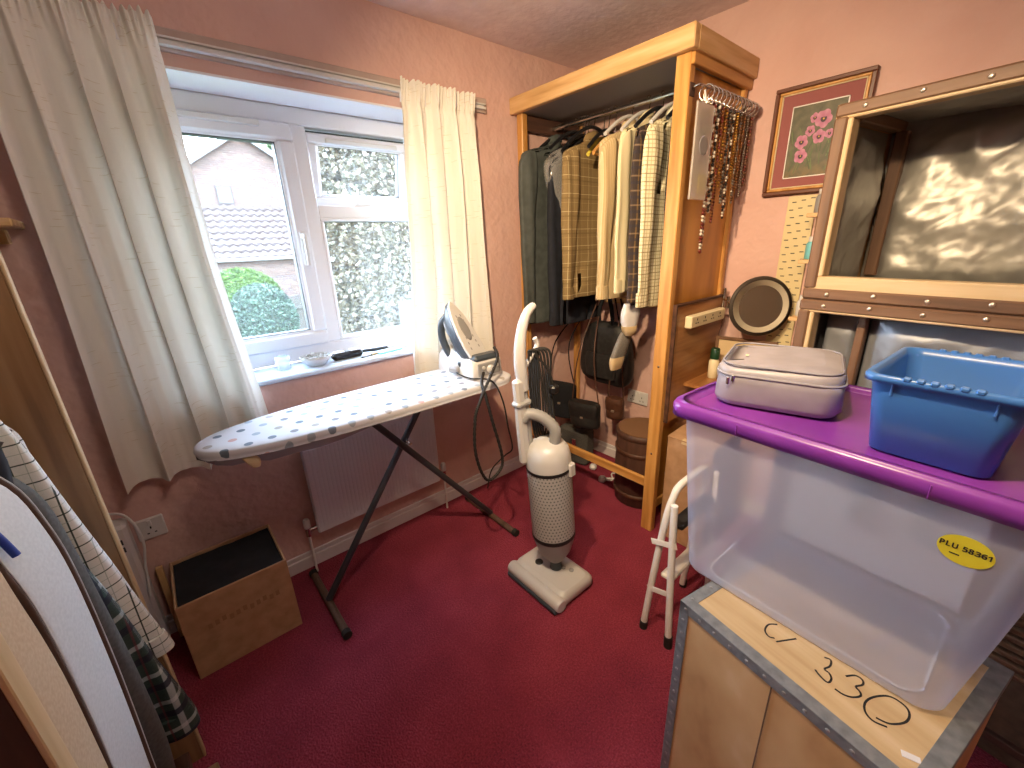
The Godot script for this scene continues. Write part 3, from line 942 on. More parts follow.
	s = S(); lathe(s, [Vector2(0.026, 0.0), Vector2(0.033, 0.006), Vector2(0.027, 0.02), Vector2(0.033, 0.035), Vector2(0.030, 0.06), Vector2(0.025, 0.06), Vector2(0.022, 0.02), Vector2(0.01, 0.014)], 8, X); part("cup", s, gm, o)
	o = thing("bowl", "white bowl of buttons and trinkets on the window sill", "bowl", Vector3(-1.715, y, -0.07))
	X = Transform3D(Basis(), Vector3(-1.715, y, -0.07))
	s = S(); lathe(s, [Vector2(0.035, 0.0), Vector2(0.04, 0.003), Vector2(0.063, 0.028), Vector2(0.068, 0.042), Vector2(0.065, 0.043), Vector2(0.058, 0.028), Vector2(0.03, 0.012)], 32, X); part("dish", s, M.white_plastic, o)
	s = S()
	rng.seed = 5
	for i in 46:
		var a := rng.randf() * TAU; var r := sqrt(rng.randf()) * 0.05
		ball(s, Vector3(-1.715 + cos(a) * r, y + 0.030 + rng.randf() * 0.016, -0.07 + sin(a) * r), Vector3(0.009, 0.004, 0.007), 6, 4)
	var tr := part("trinkets", s, M.grey_card, o, "mixed small grey trinkets"); tr.set_meta("kind", "stuff")
	o = thing("hair_brush", "black bristled hair brush with white pads lying on the sill", "brush", Vector3(-1.545, y, -0.08))
	s = S(); box(s, Vector3(-1.57, y + 0.018, -0.075), Vector3(0.15, 0.034, 0.045), 0.012, Basis(Vector3.UP, 0.08)); part("bristle_head", s, M.black, o)
	for i in 2:
		s = S(); box(s, Vector3(-1.61 + i * 0.075, y + 0.037, -0.075), Vector3(0.05, 0.006, 0.035), 0.003, Basis(Vector3.UP, 0.08)); part("pad", s, M.white_cloth, o)
	s = S(); tube(s, [Vector3(-1.49, y + 0.02, -0.082), Vector3(-1.43, y + 0.014, -0.086), Vector3(-1.36, y + 0.014, -0.09)], [0.008, 0.009, 0.007]); part("handle", s, M.black, o)
	var pens := [[-1.47, -0.03, 0.13, 0.25, "tan", "tan pencil lying on the sill"], [-1.43, -0.11, 0.16, 0.12, "white_plastic", "white pen lying on the sill"], [-1.52, -0.015, 0.09, 0.35, "grey_plastic", "grey nail file lying on the sill"]]
	for p in pens:
		o = thing("pencil", p[5], "pencil", Vector3(p[0], y, p[1]))
		s = S(); rod(s, Vector3(p[0], y + 0.005, p[1]), Vector3(p[0] + p[2], y + 0.005, p[1] - p[2] * p[3]), 0.0045, 6)
		var q := part("barrel", s, M[p[4]], o)
		s = S(); tube(s, [Vector3(p[0], y + 0.005, p[1]), Vector3(p[0] - 0.012, y + 0.004, p[1] + 0.012 * p[3])], [0.0044, 0.001], 6); part("tip", s, M.black, q)
	o = thing("comb", "turquoise comb lying on the window sill", "comb", Vector3(-1.38, y, -0.03))
	s = S(); box(s, Vector3(-1.37, y + 0.005, -0.035), Vector3(0.14, 0.006, 0.014), 0.002, Basis(Vector3.UP, 0.15)); part("spine", s, M.turquoise, o)
	s = S()
	for i in 22: box(s, Vector3(-1.432 + i * 0.0058, y + 0.005, -0.017 - i * 0.0009), Vector3(0.0025, 0.004, 0.024), 0.0005, Basis(Vector3.UP, 0.15))
	part("teeth", s, M.turquoise, o)
	o = thing("white_pot", "small white lidded pot at the curtain end of the sill", "pot", Vector3(-1.245, y, -0.09))
	X = Transform3D(Basis(), Vector3(-1.245, y, -0.09))
	s = S(); lathe(s, [Vector2(0.024, 0), Vector2(0.028, 0.004), Vector2(0.028, 0.04)], 20, X); part("jar", s, M.white_plastic, o)
	s = S(); lathe(s, [Vector2(0.030, 0.041), Vector2(0.030, 0.054), Vector2(0.026, 0.058)], 20, X); part("lid", s, M.white_plastic, o)

# ------------------------------------------------------------------ ironing
func board_outline(grow := 0.0) -> Array:
	var out := []
	# nose at x = -2.235, tail at x = -1.02, middle line z = 0.355
	var pts := [[-2.235, 0.0], [-2.215, 0.055], [-2.16, 0.098], [-2.07, 0.132], [-1.95, 0.155], [-1.8, 0.170], [-1.6, 0.178], [-1.35, 0.180], [-1.12, 0.178], [-1.05, 0.160], [-1.022, 0.12], [-1.018, 0.0]]
	for p in pts: out.append(Vector2(p[0], 0.352 + (p[1] + grow if p[1] > 0 else p[1])))
	for i in range(pts.size() - 2, 0, -1): out.append(Vector2(pts[i][0], 0.352 - pts[i][1] - grow))
	return out

func build_ironing():
	var top := 0.885
	var o := thing("ironing_board", "long ironing board with white spotted cover and crossed grey legs", "ironing board", Vector3(-1.6, 0.0, 0.3))
	var s := S()
	# padded cover with a rolled edge, UV laid flat in metres
	var base := board_outline()
	var fine := []
	for i in base.size():
		var a: Vector2 = base[i]; var b: Vector2 = base[(i + 1) % base.size()]
		var z: Vector2 = base[(i - 1 + base.size()) % base.size()]; var c: Vector2 = base[(i + 2) % base.size()]
		for k in 3: fine.append(a.cubic_interpolate(b, z, c, k / 3.0))
	var mid := Vector2(-1.6, 0.352)
	var rings := []; var uvs := []
	for l in [[-0.030, -0.02, 0.03], [-0.034, -0.004, 0.02], [-0.018, 0.003, 0.008], [-0.004, 0.0, 0.0], [0.0, -0.008, -0.008], [0.001, -0.05, -0.05]]:
		var ring := []; var uv := []
		for q in fine:
			var n: Vector2 = (q - Vector2(clamp(q.x, -2.05, -1.15), 0.352)).normalized()
			var g: Vector2 = q + n * l[1]
			ring.append(Vector3(g.x, top + l[0], g.y))
			var t: Vector2 = q + n * l[2]
			uv.append(Vector2(t.x, t.y))
		rings.append(ring); uvs.append(uv)
	loft(s, rings, false, true, uvs)
	s.set_smooth_group(2)
	var last: Array = rings[rings.size() - 1]
	var n2 := last.size()
	# flat top as a strip between opposite edge points
	for i in n2 / 2:
		var a: Vector3 = last[i]; var b: Vector3 = last[(i + 1) % n2]; var c: Vector3 = last[(n2 - i - 1) % n2]; var d: Vector3 = last[(n2 - i) % n2]
		quad_uv(s, [a, b, c, d], [Vector2(a.x, a.z), Vector2(b.x, b.z), Vector2(c.x, c.z), Vector2(d.x, d.z)], Vector3(-1.6, 0, 0.352))
	part("cover", s, M.dots, o, "white cotton cover with grey, blue and pink spots")
	s = S(); prism(s, board_outline(-0.02), top - 0.042, top - 0.018); part("deck", s, M.grey_tube, o)
	# loose elastic hem of the cover sagging under the nose
	s = S(); s.set_smooth_group(0)
	var hem := [[-2.215, 0.0], [-2.19, 0.022], [-2.15, 0.034], [-2.10, 0.03], [-2.05, 0.042], [-1.98, 0.034], [-1.9, 0.03], [-1.82, 0.022], [-1.74, 0.012], [-1.66, 0.0]]
	for i in hem.size() - 1:
		var za: float = 0.362 + lerp(0.06, 0.165, clamp((hem[i][0] + 2.215) / 0.35, 0, 1)); var zb: float = 0.362 + lerp(0.06, 0.165, clamp((hem[i + 1][0] + 2.215) / 0.35, 0, 1))
		quad(s, Vector3(hem[i][0], top - 0.03, za), Vector3(hem[i + 1][0], top - 0.03, zb), Vector3(hem[i + 1][0], top - 0.034 - hem[i + 1][1], zb - 0.02), Vector3(hem[i][0], top - 0.034 - hem[i][1], za - 0.02), Vector3(-1.9, 0.8, 0.0))
	part("hem", s, M.cover_under, o, "grey loose hem of the cover")
	s = S(); pillow(s, [[top - 0.04, -2.125, -2.085, 0.006], [top - 0.06, -2.115, -2.075, 0.010], [top - 0.082, -2.10, -2.08, 0.006]], 0.455, 0.002); part("foam_padding", s, M.tan, o, "yellowish foam peeping out under the cover")
	# crossed legs
	for L in [[Vector3(-1.69, top - 0.05, 0.33), Vector3(-1.058, 0.03, 0.31), 0.52, 0.09], [Vector3(-1.36, top - 0.05, 0.29), Vector3(-1.948, 0.03, 0.31), 0.52, 0.09]]:
		s = S(); rod(s, L[0], L[1], 0.0145, 12)
		var lg := part("leg", s, M.grey_tube, o)
		s = S(); rod(s, Vector3(L[0].x, L[0].y + 0.006, 0.22), Vector3(L[0].x, L[0].y + 0.006, 0.48), 0.009, 10); part("pivot_bar", s, M.grey_tube, lg)
		s = S(); rod(s, Vector3(L[1].x, 0.017, L[3]), Vector3(L[1].x, 0.017, L[2]), 0.0155, 12); part("foot_bar", s, M.rust_tube, o, "rust-brown foot bar")
		for z in [L[3], L[2]]:
			s = S(); rod(s, Vector3(L[1].x, 0.0185, z - 0.012), Vector3(L[1].x, 0.0185, z + 0.012), 0.0185, 12); part("rubber_cap", s, M.black_rubber, o)
	s = S(); rod(s, Vector3(-1.5, 0.635, 0.27), Vector3(-1.5, 0.635, 0.35), 0.007); part("rivet", s, M.chrome, o)

	# steam station: base unit, the iron parked on it, hose and mains lead
	o = thing("steam_iron_station", "white and dark grey steam generator iron on the spotted ironing board", "iron", Vector3(-1.12, top + 0.001, 0.33))
	var f := top + 0.001
	s = S()
	# wedge: low at the front (+z), high at the back; sides lean in
	var rr := []
	for l in [[0.0, 0.16, 0.46, 0.0], [0.012, 0.155, 0.468, 0.004], [0.075, 0.165, 0.462, 0.006], [0.085, 0.17, 0.45, 0.012], [0.105, 0.175, 0.30, 0.022], [0.125, 0.19, 0.25, 0.03]]:
		var ring := []
		for q in rounded_rect(-1.222 + l[3], -1.045 - l[3], l[1], l[2], 0.018, 3): ring.append(Vector3(q.x, f + l[0], q.y))
		rr.append(ring)
	loft(s, rr, true)
	part("base_unit", s, M.white_plastic, o)
	s = S(); box(s, Vector3(-1.13, f + 0.043, 0.467), Vector3(0.125, 0.06, 0.008), 0.004); var pnl := part("control_panel", s, M.grey_plastic, o)
	s = S(); lathe(s, [Vector2(0.019, 0.0), Vector2(0.019, 0.01), Vector2(0.015, 0.014)], 20, Transform3D(Basis(Vector3.RIGHT, PI / 2), Vector3(-1.128, f + 0.04, 0.471))); part("dial", s, M.white_plastic, pnl)
	for x in [-1.165, -1.088]:
		s = S(); lathe(s, [Vector2(0.008, 0.0), Vector2(0.007, 0.006)], 14, Transform3D(Basis(Vector3.RIGHT, PI / 2), Vector3(x, f + 0.052, 0.471))); part("button", s, M.white_plastic, pnl)
	s = S(); box(s, Vector3(-1.13, f + 0.088, 0.43), Vector3(0.14, 0.034, 0.06), 0.012); part("heel_rest", s, M.slate_plastic, o)
	# iron: sole plate, body, handle; heel low at the front, nose up at the back
	var keep := T
	T = keep * Transform3D(Basis(Vector3.UP, deg_to_rad(24)) * Basis(Vector3.RIGHT, deg_to_rad(60)) * Basis(Vector3.BACK, PI).scaled(Vector3.ONE * 1.22), Vector3(-1.135, f + 0.098, 0.40))
	var sole := []
	for q in [[0.055, 0.0], [0.06, -0.04], [0.056, -0.10], [0.042, -0.16], [0.022, -0.205], [0.0, -0.225], [-0.022, -0.205], [-0.042, -0.16], [-0.056, -0.10], [-0.06, -0.04], [-0.055, 0.0], [0.0, 0.012]]:
		sole.append(Vector2(q[0], q[1]))
	s = S(); prism(s, sole, 0.0, 0.010, Transform3D.IDENTITY, false, 0.002); part("sole_plate", s, M.white_plastic, o)
	s = S()
	for k in 14: box(s, Vector3(-0.028 + 0.056 * (k % 2) * (1.0 - k * 0.04) + 0.001 * k, -0.0004, -0.03 - (k / 2) * 0.022), Vector3(0.006, 0.001, 0.010), 0.0003)
	part("steam_holes", s, M.grey_plastic, o)
	s = S(); ball(s, Vector3(0, 0.0, -0.11), Vector3(0.026, 0.0015, 0.05), 14, 6); part("sole_inlay", s, M.grey_plastic, o)
	rr = []
	for l in [[0.010, 1.0, 0.0], [0.03, 0.96, 0.0], [0.05, 0.8, 0.01], [0.065, 0.5, 0.03]]:
		var ring := []
		for q in sole: ring.append(Vector3(q.x * l[1], l[0], (q.y + 0.1) * l[1] - 0.1 + l[2] * 0.3))
		rr.append(ring)
	s = S(); loft(s, rr, true); part("iron_body", s, M.slate_plastic, o, "dark grey iron body")
	s = S(); ball(s, Vector3(0, 0.058, -0.13), Vector3(0.026, 0.018, 0.05), 14, 8); part("water_window", s, M.grey_plastic, o)
	s = S(); tube(s, spline([Vector3(0, 0.045, -0.185), Vector3(0, 0.085, -0.17), Vector3(0, 0.115, -0.12), Vector3(0, 0.12, -0.05), Vector3(0, 0.10, 0.0), Vector3(0, 0.05, 0.012)]), 0.0145, 12); part("handle", s, M.slate_plastic, o, "dark grey iron handle")
	s = S(); box(s, Vector3(0, 0.05, 0.0), Vector3(0.10, 0.08, 0.05), 0.018); part("heel", s, M.slate_plastic, o)
	T = keep
	# ribbed hose looping down in front of the board
	var hp := spline([Vector3(-1.09, f + 0.13, 0.46), Vector3(-1.13, f + 0.10, 0.53), Vector3(-1.23, f + 0.02, 0.58), Vector3(-1.285, 0.84, 0.595), Vector3(-1.318, 0.772, 0.60), Vector3(-1.326, 0.611, 0.60), Vector3(-1.277, 0.468, 0.60), Vector3(-1.20, 0.486, 0.60), Vector3(-1.185, 0.557, 0.60), Vector3(-1.23, 0.744, 0.60), Vector3(-1.249, 0.864, 0.588), Vector3(-1.23, f + 0.012, 0.54), Vector3(-1.17, f + 0.03, 0.475)], 14)
	var rad := []
	for i in hp.size(): rad.append(0.0075 if i % 2 == 0 else 0.0058)
	s = S(); tube(s, hp, rad, 8); part("steam_hose", s, M.black_rubber, o, "black ribbed steam hose")
	s = S(); tube(s, spline([Vector3(-1.20, f + 0.03, 0.30), Vector3(-1.235, f + 0.02, 0.36), Vector3(-1.225, f + 0.012, 0.45), Vector3(-1.17, f + 0.006, 0.535), Vector3(-1.145, 0.80, 0.575), Vector3(-1.11, 0.66, 0.56), Vector3(-1.04, 0.5, 0.50), Vector3(-0.98, 0.38, 0.36), Vector3(-0.94, 0.2, 0.18), Vector3(-0.92, 0.03, 0.10)]), 0.0038, 7); part("mains_lead", s, M.black_rubber, o)
	s = S(); box(s, Vector3(-1.228, f + 0.03, 0.33), Vector3(0.035, 0.03, 0.055), 0.008, Basis(Vector3.UP, 0.4)); part("lead_clip", s, M.grey_plastic, o)

# ------------------------------------------------------------------ upright vacuum
func build_vacuum():
	var o := thing("upright_vacuum", "grey and white upright vacuum cleaner standing on the red carpet", "vacuum cleaner", Vector3(-1.13, 0.0, 0.86))
	var s := S()
	var rr := []
	for l in [[0.012, 0.010, 0.02], [0.02, 0.0, 0.02], [0.045, 0.0, 0.02], [0.062, 0.012, 0.03], [0.07, 0.03, 0.035]]:
		var ring := []
		for q in rounded_rect(-1.235 + l[1], -1.02 - l[1], 0.705 + l[1] * 0.5, 1.015 - l[1] * 0.5, 0.03, 4): ring.append(Vector3(q.x, l[0], q.y))
		rr.append(ring)
	loft(s, rr, true)
	var hd := part("floor_head", s, M.vac_white, o)
	s = S()
	rr = []
	for z in [0.7, 0.71, 1.01, 1.02]:
		var ring := []
		for i in 14:
			var a := TAU * i / 14
			var r := 0.026 if (z == 0.7 or z == 1.02) else 0.031
			ring.append(Vector3(-1.236 + cos(a) * r, 0.034 + sin(a) * r, z))
		rr.append(ring)
	loft(s, rr, true); part("brush_roller_cover", s, M.vac_white, hd)
	s = S(); bx(s, -1.272, -1.23, 0.004, 0.026, 0.705, 1.015, 0.006); part("bumper", s, M.slate_plastic, hd, "dark grey front bumper strip")
	for z in [0.725, 0.995]:
		s = S(); rod(s, Vector3(-1.045, 0.022, z - 0.012), Vector3(-1.045, 0.022, z + 0.012), 0.022, 16); part("wheel", s, M.black_rubber, hd)
	for q in [[-1.155, 0.80, 0.018, "black"], [-1.10, 0.90, 0.011, "grey_plastic"], [-1.085, 0.935, 0.011, "grey_plastic"]]:
		s = S(); lathe(s, [Vector2(q[2], 0.066), Vector2(q[2], 0.0745), Vector2(q[2] * 0.8, 0.0765)], 18, Transform3D(Basis(), Vector3(q[0], 0, q[1]))); part("foot_button", s, M[q[3]], hd)
	# tilted upper body: axis from the neck up
	var keep := T
	T = keep * Transform3D(Basis(Vector3.BACK, deg_to_rad(2.5)) * Basis(Vector3.RIGHT, deg_to_rad(-2.0)), Vector3(-1.115, 0.0, 0.875))
	s = S(); lathe(s, [Vector2(0.026, 0.05), Vector2(0.028, 0.075), Vector2(0.024, 0.10), Vector2(0.03, 0.13)], 20); part("neck", s, M.slate_plastic, o)
	s = S(); lathe(s, [Vector2(0.03, 0.115), Vector2(0.045, 0.135), Vector2(0.072, 0.18), Vector2(0.088, 0.235), Vector2(0.091, 0.255)], 32); part("lower_shell", s, M.vac_grey, o)
	s = S(); lathe(s, [Vector2(0.0925, 0.255), Vector2(0.0945, 0.258), Vector2(0.0945, 0.272), Vector2(0.0925, 0.275)], 32); part("lower_band", s, M.black, o)
	# perforated filter shell with UV round the drum
	s = S(); s.set_smooth_group(0)
	for i in 32:
		for k in 4:
			var p := []; var u := []
			for e in [[i, k], [i + 1, k], [i + 1, k + 1], [i, k + 1]]:
				var a: float = TAU * e[0] / 32.0
				p.append(Vector3(cos(a) * 0.093, lerp(0.275, 0.585, e[1] / 4.0), sin(a) * 0.093))
				u.append(Vector2(e[0] / 32.0 * 5.0, e[1] / 4.0 * 2.6))
			quad_uv(s, p, u, Vector3(0, p[0].y, 0))
	part("perforated_drum", s, M.grille, o, "grey drum with dark perforations")
	s = S(); lathe(s, [Vector2(0.0935, 0.585), Vector2(0.095, 0.588), Vector2(0.095, 0.597), Vector2(0.0935, 0.60)], 32); part("upper_band", s, M.black, o)
	s = S(); lathe(s, [Vector2(0.094, 0.60), Vector2(0.093, 0.64), Vector2(0.085, 0.675), Vector2(0.066, 0.70), Vector2(0.04, 0.712), Vector2(0.02, 0.716)], 32); part("upper_shell", s, M.vac_white, o)
	s = S(); bx(s, 0.02, 0.055, 0.56, 0.62, 0.072, 0.100, 0.006); part("latch", s, M.vac_white, o)
	# grey ribbed elbow from the shell to the pole
	var hp := spline([Vector3(0.005, 0.69, 0.03), Vector3(0.012, 0.76, 0.035), Vector3(-0.012, 0.81, 0.0), Vector3(-0.05, 0.83, -0.04), Vector3(-0.075, 0.81, -0.055)], 8)
	var rad := []
	for i in hp.size(): rad.append(0.025 if i % 2 == 0 else 0.0225)
	s = S(); tube(s, hp, rad, 14); part("hose_elbow", s, M.grey_plastic, o, "grey ribbed hose elbow")
	# pole, bracket, handle
	s = S(); box(s, Vector3(-0.080, 0.80, -0.055), Vector3(0.044, 0.36, 0.036), 0.010); part("wand", s, M.vac_white, o)
	s = S(); rod(s, Vector3(-0.045, 0.66, -0.055), Vector3(-0.052, 0.95, -0.055), 0.013); part("back_spine", s, M.vac_grey, o)
	s = S(); box(s, Vector3(-0.070, 0.88, -0.055), Vector3(0.076, 0.028, 0.048), 0.010); part("clip_bracket", s, M.vac_grey, o)
	s = S(); tube(s, spline([Vector3(-0.052, 0.93, -0.055), Vector3(-0.060, 1.04, -0.055), Vector3(-0.045, 1.14, -0.055), Vector3(-0.010, 1.215, -0.055), Vector3(0.035, 1.245, -0.055)]), [0.021, 0.021, 0.022, 0.024, 0.025, 0.025, 0.0245, 0.024, 0.024, 0.0235, 0.023, 0.022, 0.021, 0.020, 0.020, 0.020, 0.019, 0.018, 0.018, 0.0175, 0.017, 0.016, 0.015, 0.014, 0.010], 14); part("handle", s, M.vac_white, o, "white curved handle")
	s = S(); tube(s, spline([Vector3(-0.035, 1.02, -0.055), Vector3(0.0, 1.06, -0.05), Vector3(0.03, 1.09, -0.05), Vector3(0.02, 1.12, -0.05)]), 0.010, 8); part("cable_hook", s, M.vac_white, o)
	# wound cable
	for k in 5:
		s = S()
		var dx := 0.012 * k - 0.002
		tube(s, spline([Vector3(-0.02 + dx, 1.08, -0.045), Vector3(0.012 + dx, 1.06, -0.035 + 0.006 * k), Vector3(0.022 + dx, 0.92, -0.03), Vector3(0.018 + dx, 0.74, -0.035 + 0.004 * k), Vector3(-0.002 + dx, 0.70, -0.05), Vector3(-0.018 + dx, 0.76, -0.055), Vector3(-0.02 + dx, 0.94, -0.052), Vector3(-0.02 + dx, 1.08, -0.045)], 8), 0.0048, 6); part("cable_turn", s, M.black_rubber, o)
	s = S(); tube(s, spline([Vector3(0.0, 1.06, -0.04), Vector3(0.045, 1.0, -0.02), Vector3(0.062, 0.93, -0.01)]), 0.0048, 6); part("cable_end", s, M.black_rubber, o)
	s = S(); box(s, Vector3(0.066, 0.905, -0.01), Vector3(0.042, 0.04, 0.035), 0.010); part("plug", s, M.black, o)
	T = keep

# ------------------------------------------------------------------ open pine wardrobe
func build_wardrobe():
	var o := thing("open_wardrobe", "open-fronted pine wardrobe frame with a varnished plywood side", "wardrobe", Vector3(-0.27, 0.0, 0.5))
	var s := S()
	for p in [[-0.523, -0.485, 0.925, 0.985], [-0.523, -0.485, 0.018, 0.062], [-0.045, -0.018, 0.94, 0.985], [-0.045, -0.018, 0.018, 0.06]]:
		s = S(); bx(s, p[0], p[1], 0.0, 2.105, p[2], p[3], 0.003); part("post", s, M.orange_pine_y, o)
	s = S(); bx(s, -0.56, -0.526, 2.10, 2.176, 0.004, 1.012, 0.004); part("front_beam", s, M.pine_z, o, "pale pine front beam with knots")
	s = S(); bx(s, -0.525, -0.004, 2.10, 2.176, 0.986, 1.012, 0.004); part("side_beam", s, M.pine_x, o)
	s = S(); bx(s, -0.52, -0.004, 2.062, 2.10, 0.975, 0.998, 0.003); part("side_batten", s, M.orange_pine_x, o)
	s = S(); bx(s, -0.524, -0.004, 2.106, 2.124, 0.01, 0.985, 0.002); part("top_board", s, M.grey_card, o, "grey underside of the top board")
	s = S(); bx(s, -0.485, -0.02, 2.03, 2.105, 0.02, 0.045, 0.003); part("end_rail", s, M.dark_wood_x, o)
	s = S(); bx(s, -0.486, -0.044, 0.14, 2.064, 0.955, 0.968, 0.001); part("side_panel", s, M.side_ply, o, "varnished orange-brown plywood side")
	s = S(); bx(s, -0.486, -0.02, 0.12, 0.17, 0.945, 0.975, 0.003); part("side_bottom_rail", s, M.orange_pine_x, o)
	s = S(); bx(s, -0.515, -0.493, 0.245, 0.292, 0.06, 0.927, 0.003); part("front_bottom_rail", s, M.orange_pine_z, o)
	s = S(); bx(s, -0.13, -0.108, 1.10, 1.135, 0.262, 0.945, 0.003); bx(s, -0.11, -0.001, 1.10, 1.135, 0.262, 0.28, 0.002); part("low_rail", s, M.pine_z, o)
	s = S(); rod(s, Vector3(-0.27, 2.06, 0.045), Vector3(-0.27, 2.06, 0.955), 0.0125, 16); part("hanging_rail", s, M.chrome, o, "chrome hanging rail")
	# board screwed to the outside of the side panel, with a dark edge
	s = S(); bx(s, -0.485, -0.03, 0.62, 1.172, 0.986, 1.0, 0.002); var f := part("outer_board", s, M.panel_x, o)
	s = S(); bx(s, -0.492, -0.023, 1.172, 1.182, 0.985, 1.004, 0.001); bx(s, -0.494, -0.485, 0.62, 1.182, 0.985, 1.004, 0.001); part("edge_strip", s, M.dark_wood_x, f, "dark red-brown edge strip")
	s = S(); bx(s, -0.36, -0.02, 0.776, 0.792, 1.0, 1.13, 0.002); part("side_shelf", s, M.panel_x, o)
	for y in [0.9, 0.45]:
		s = S(); ball(s, Vector3(-0.524, y, 0.955), Vector3(0.003, 0.006, 0.006), 10, 6); part("screw_head", s, M.chrome, o)

func hanger(label, z: float, m: Material, rail_x := -0.27, rail_y := 2.06, width := 0.40, drop := 0.085, tilt := 0.0, group := "hangers on the wardrobe rail", bar := false):
	var o := thing("clothes_hanger", label, "hanger", Vector3(rail_x, rail_y - drop, z), 0.0, group)
	var s := S()
	var hook := []
	for i in 11:
		var a := deg_to_rad(-60.0 + 230.0 * i / 10)
		hook.append(Vector3(rail_x + cos(a) * 0.0185, rail_y + 0.002 + sin(a) * 0.0185 , z))
	hook.reverse()
	hook.append(Vector3(rail_x + 0.004, rail_y - 0.04, z))
	hook.append(Vector3(rail_x, rail_y - drop + 0.045, z))
	tube(s, hook, 0.0026, 6); part("hook", s, M.chrome, o)
	s = S()
	var h := width / 2
	tube(s, spline([Vector3(rail_x - h, rail_y - drop - 0.055, z + tilt), Vector3(rail_x - h * 0.5, rail_y - drop + 0.01, z + tilt * 0.5), Vector3(rail_x, rail_y - drop + 0.04, z), Vector3(rail_x + h * 0.5, rail_y - drop + 0.01, z - tilt * 0.5), Vector3(rail_x + h, rail_y - drop - 0.055, z - tilt)]), 0.009, 8)
	part("shoulders", s, m, o)
	if bar:
		s = S(); rod(s, Vector3(rail_x - h, rail_y - drop - 0.06, z + tilt), Vector3(rail_x + h, rail_y - drop - 0.06, z - tilt), 0.006, 8); part("trouser_bar", s, m, o)
	return o

# a shirt on a hanger in the plane z: front (sleeve) edge at xf, back at xb
func shirt(called, label, cat, z: float, top: float, hem: float, cuff: float, xf: float, xb: float, m: Material, thick := 0.022, sd := 1.0, group := "clothes in the open wardrobe"):
	var o := thing(called, label, cat, Vector3((xf + xb) / 2, hem, z), 0.0, group)
	var c := (xf + xb) / 2
	var s := S()
	pillow(s, [[top + 0.01, c - 0.045, c + 0.045, thick * 0.9], [top - 0.012, c - 0.075, c + 0.075, thick * 1.1], [top - 0.05, lerp(c, xf, 0.8), lerp(c, xb, 0.8), thick], [top - 0.10, lerp(c, xf, 0.93), lerp(c, xb, 0.93), thick], [top - 0.25, lerp(c, xf, 0.88), lerp(c, xb, 0.9), thick * 1.1], [(top + hem) / 2, lerp(c, xf, 0.85), lerp(c, xb, 0.88), thick * 1.2], [hem + 0.06, lerp(c, xf, 0.84), lerp(c, xb, 0.88), thick * 1.3], [hem, lerp(c, xf, 0.78), lerp(c, xb, 0.8), thick * 1.2]], z, 0.005, 70.0, sd)
	part("body", s, m, o)
	for e in [xf, xb]:
		var d := 1.0 if e == xf else -1.0
		if e == xf and xf > xb: d = -1.0
		s = S()
		var w := 0.115 * d
		pillow(s, [[top - 0.055, e + w * 0.5, e + w * 0.95, thick * 0.6], [top - 0.10, e + w * 0.05, e + w, thick], [top - 0.2, e - 0.004 * d, e + w * 0.95, thick * 1.15], [lerp(top, cuff, 0.6), e - 0.002 * d, e + w * 0.78, thick], [cuff + 0.07, e + 0.006 * d, e + w * 0.7, thick * 0.9], [cuff + 0.06, e + 0.012 * d, e + w * 0.66, thick * 0.8], [cuff, e + 0.008 * d, e + w * 0.7, thick * 0.85]], z + 0.016, 0.004, 90.0, sd + 2.0)
		var sl := part("sleeve", s, m, o)
		s = S(); pillow(s, [[cuff + 0.06, e + 0.004 * d, e + w * 0.72, thick * 0.95], [cuff + 0.03, e + 0.004 * d, e + w * 0.73, thick * 0.98], [cuff - 0.004, e + 0.005 * d, e + w * 0.73, thick * 0.95]], z + 0.016, 0.002, 60.0, sd); part("cuff", s, m, sl)
	# collar
	s = S()
	var ring := []
	for l in [[top + 0.004, 0.052, 0.020], [top + 0.035, 0.046, 0.018], [top + 0.05, 0.044, 0.016], [top + 0.018, 0.062, 0.025]]:
		var r := []
		for i in 20:
			var a := TAU * i / 20
			r.append(Vector3(c + cos(a) * l[1], l[0] - 0.02 * max(0, -cos(a)), z + sin(a) * l[2]))
		ring.append(r)
	loft(s, ring, false); part("collar", s, m, o)
	return o

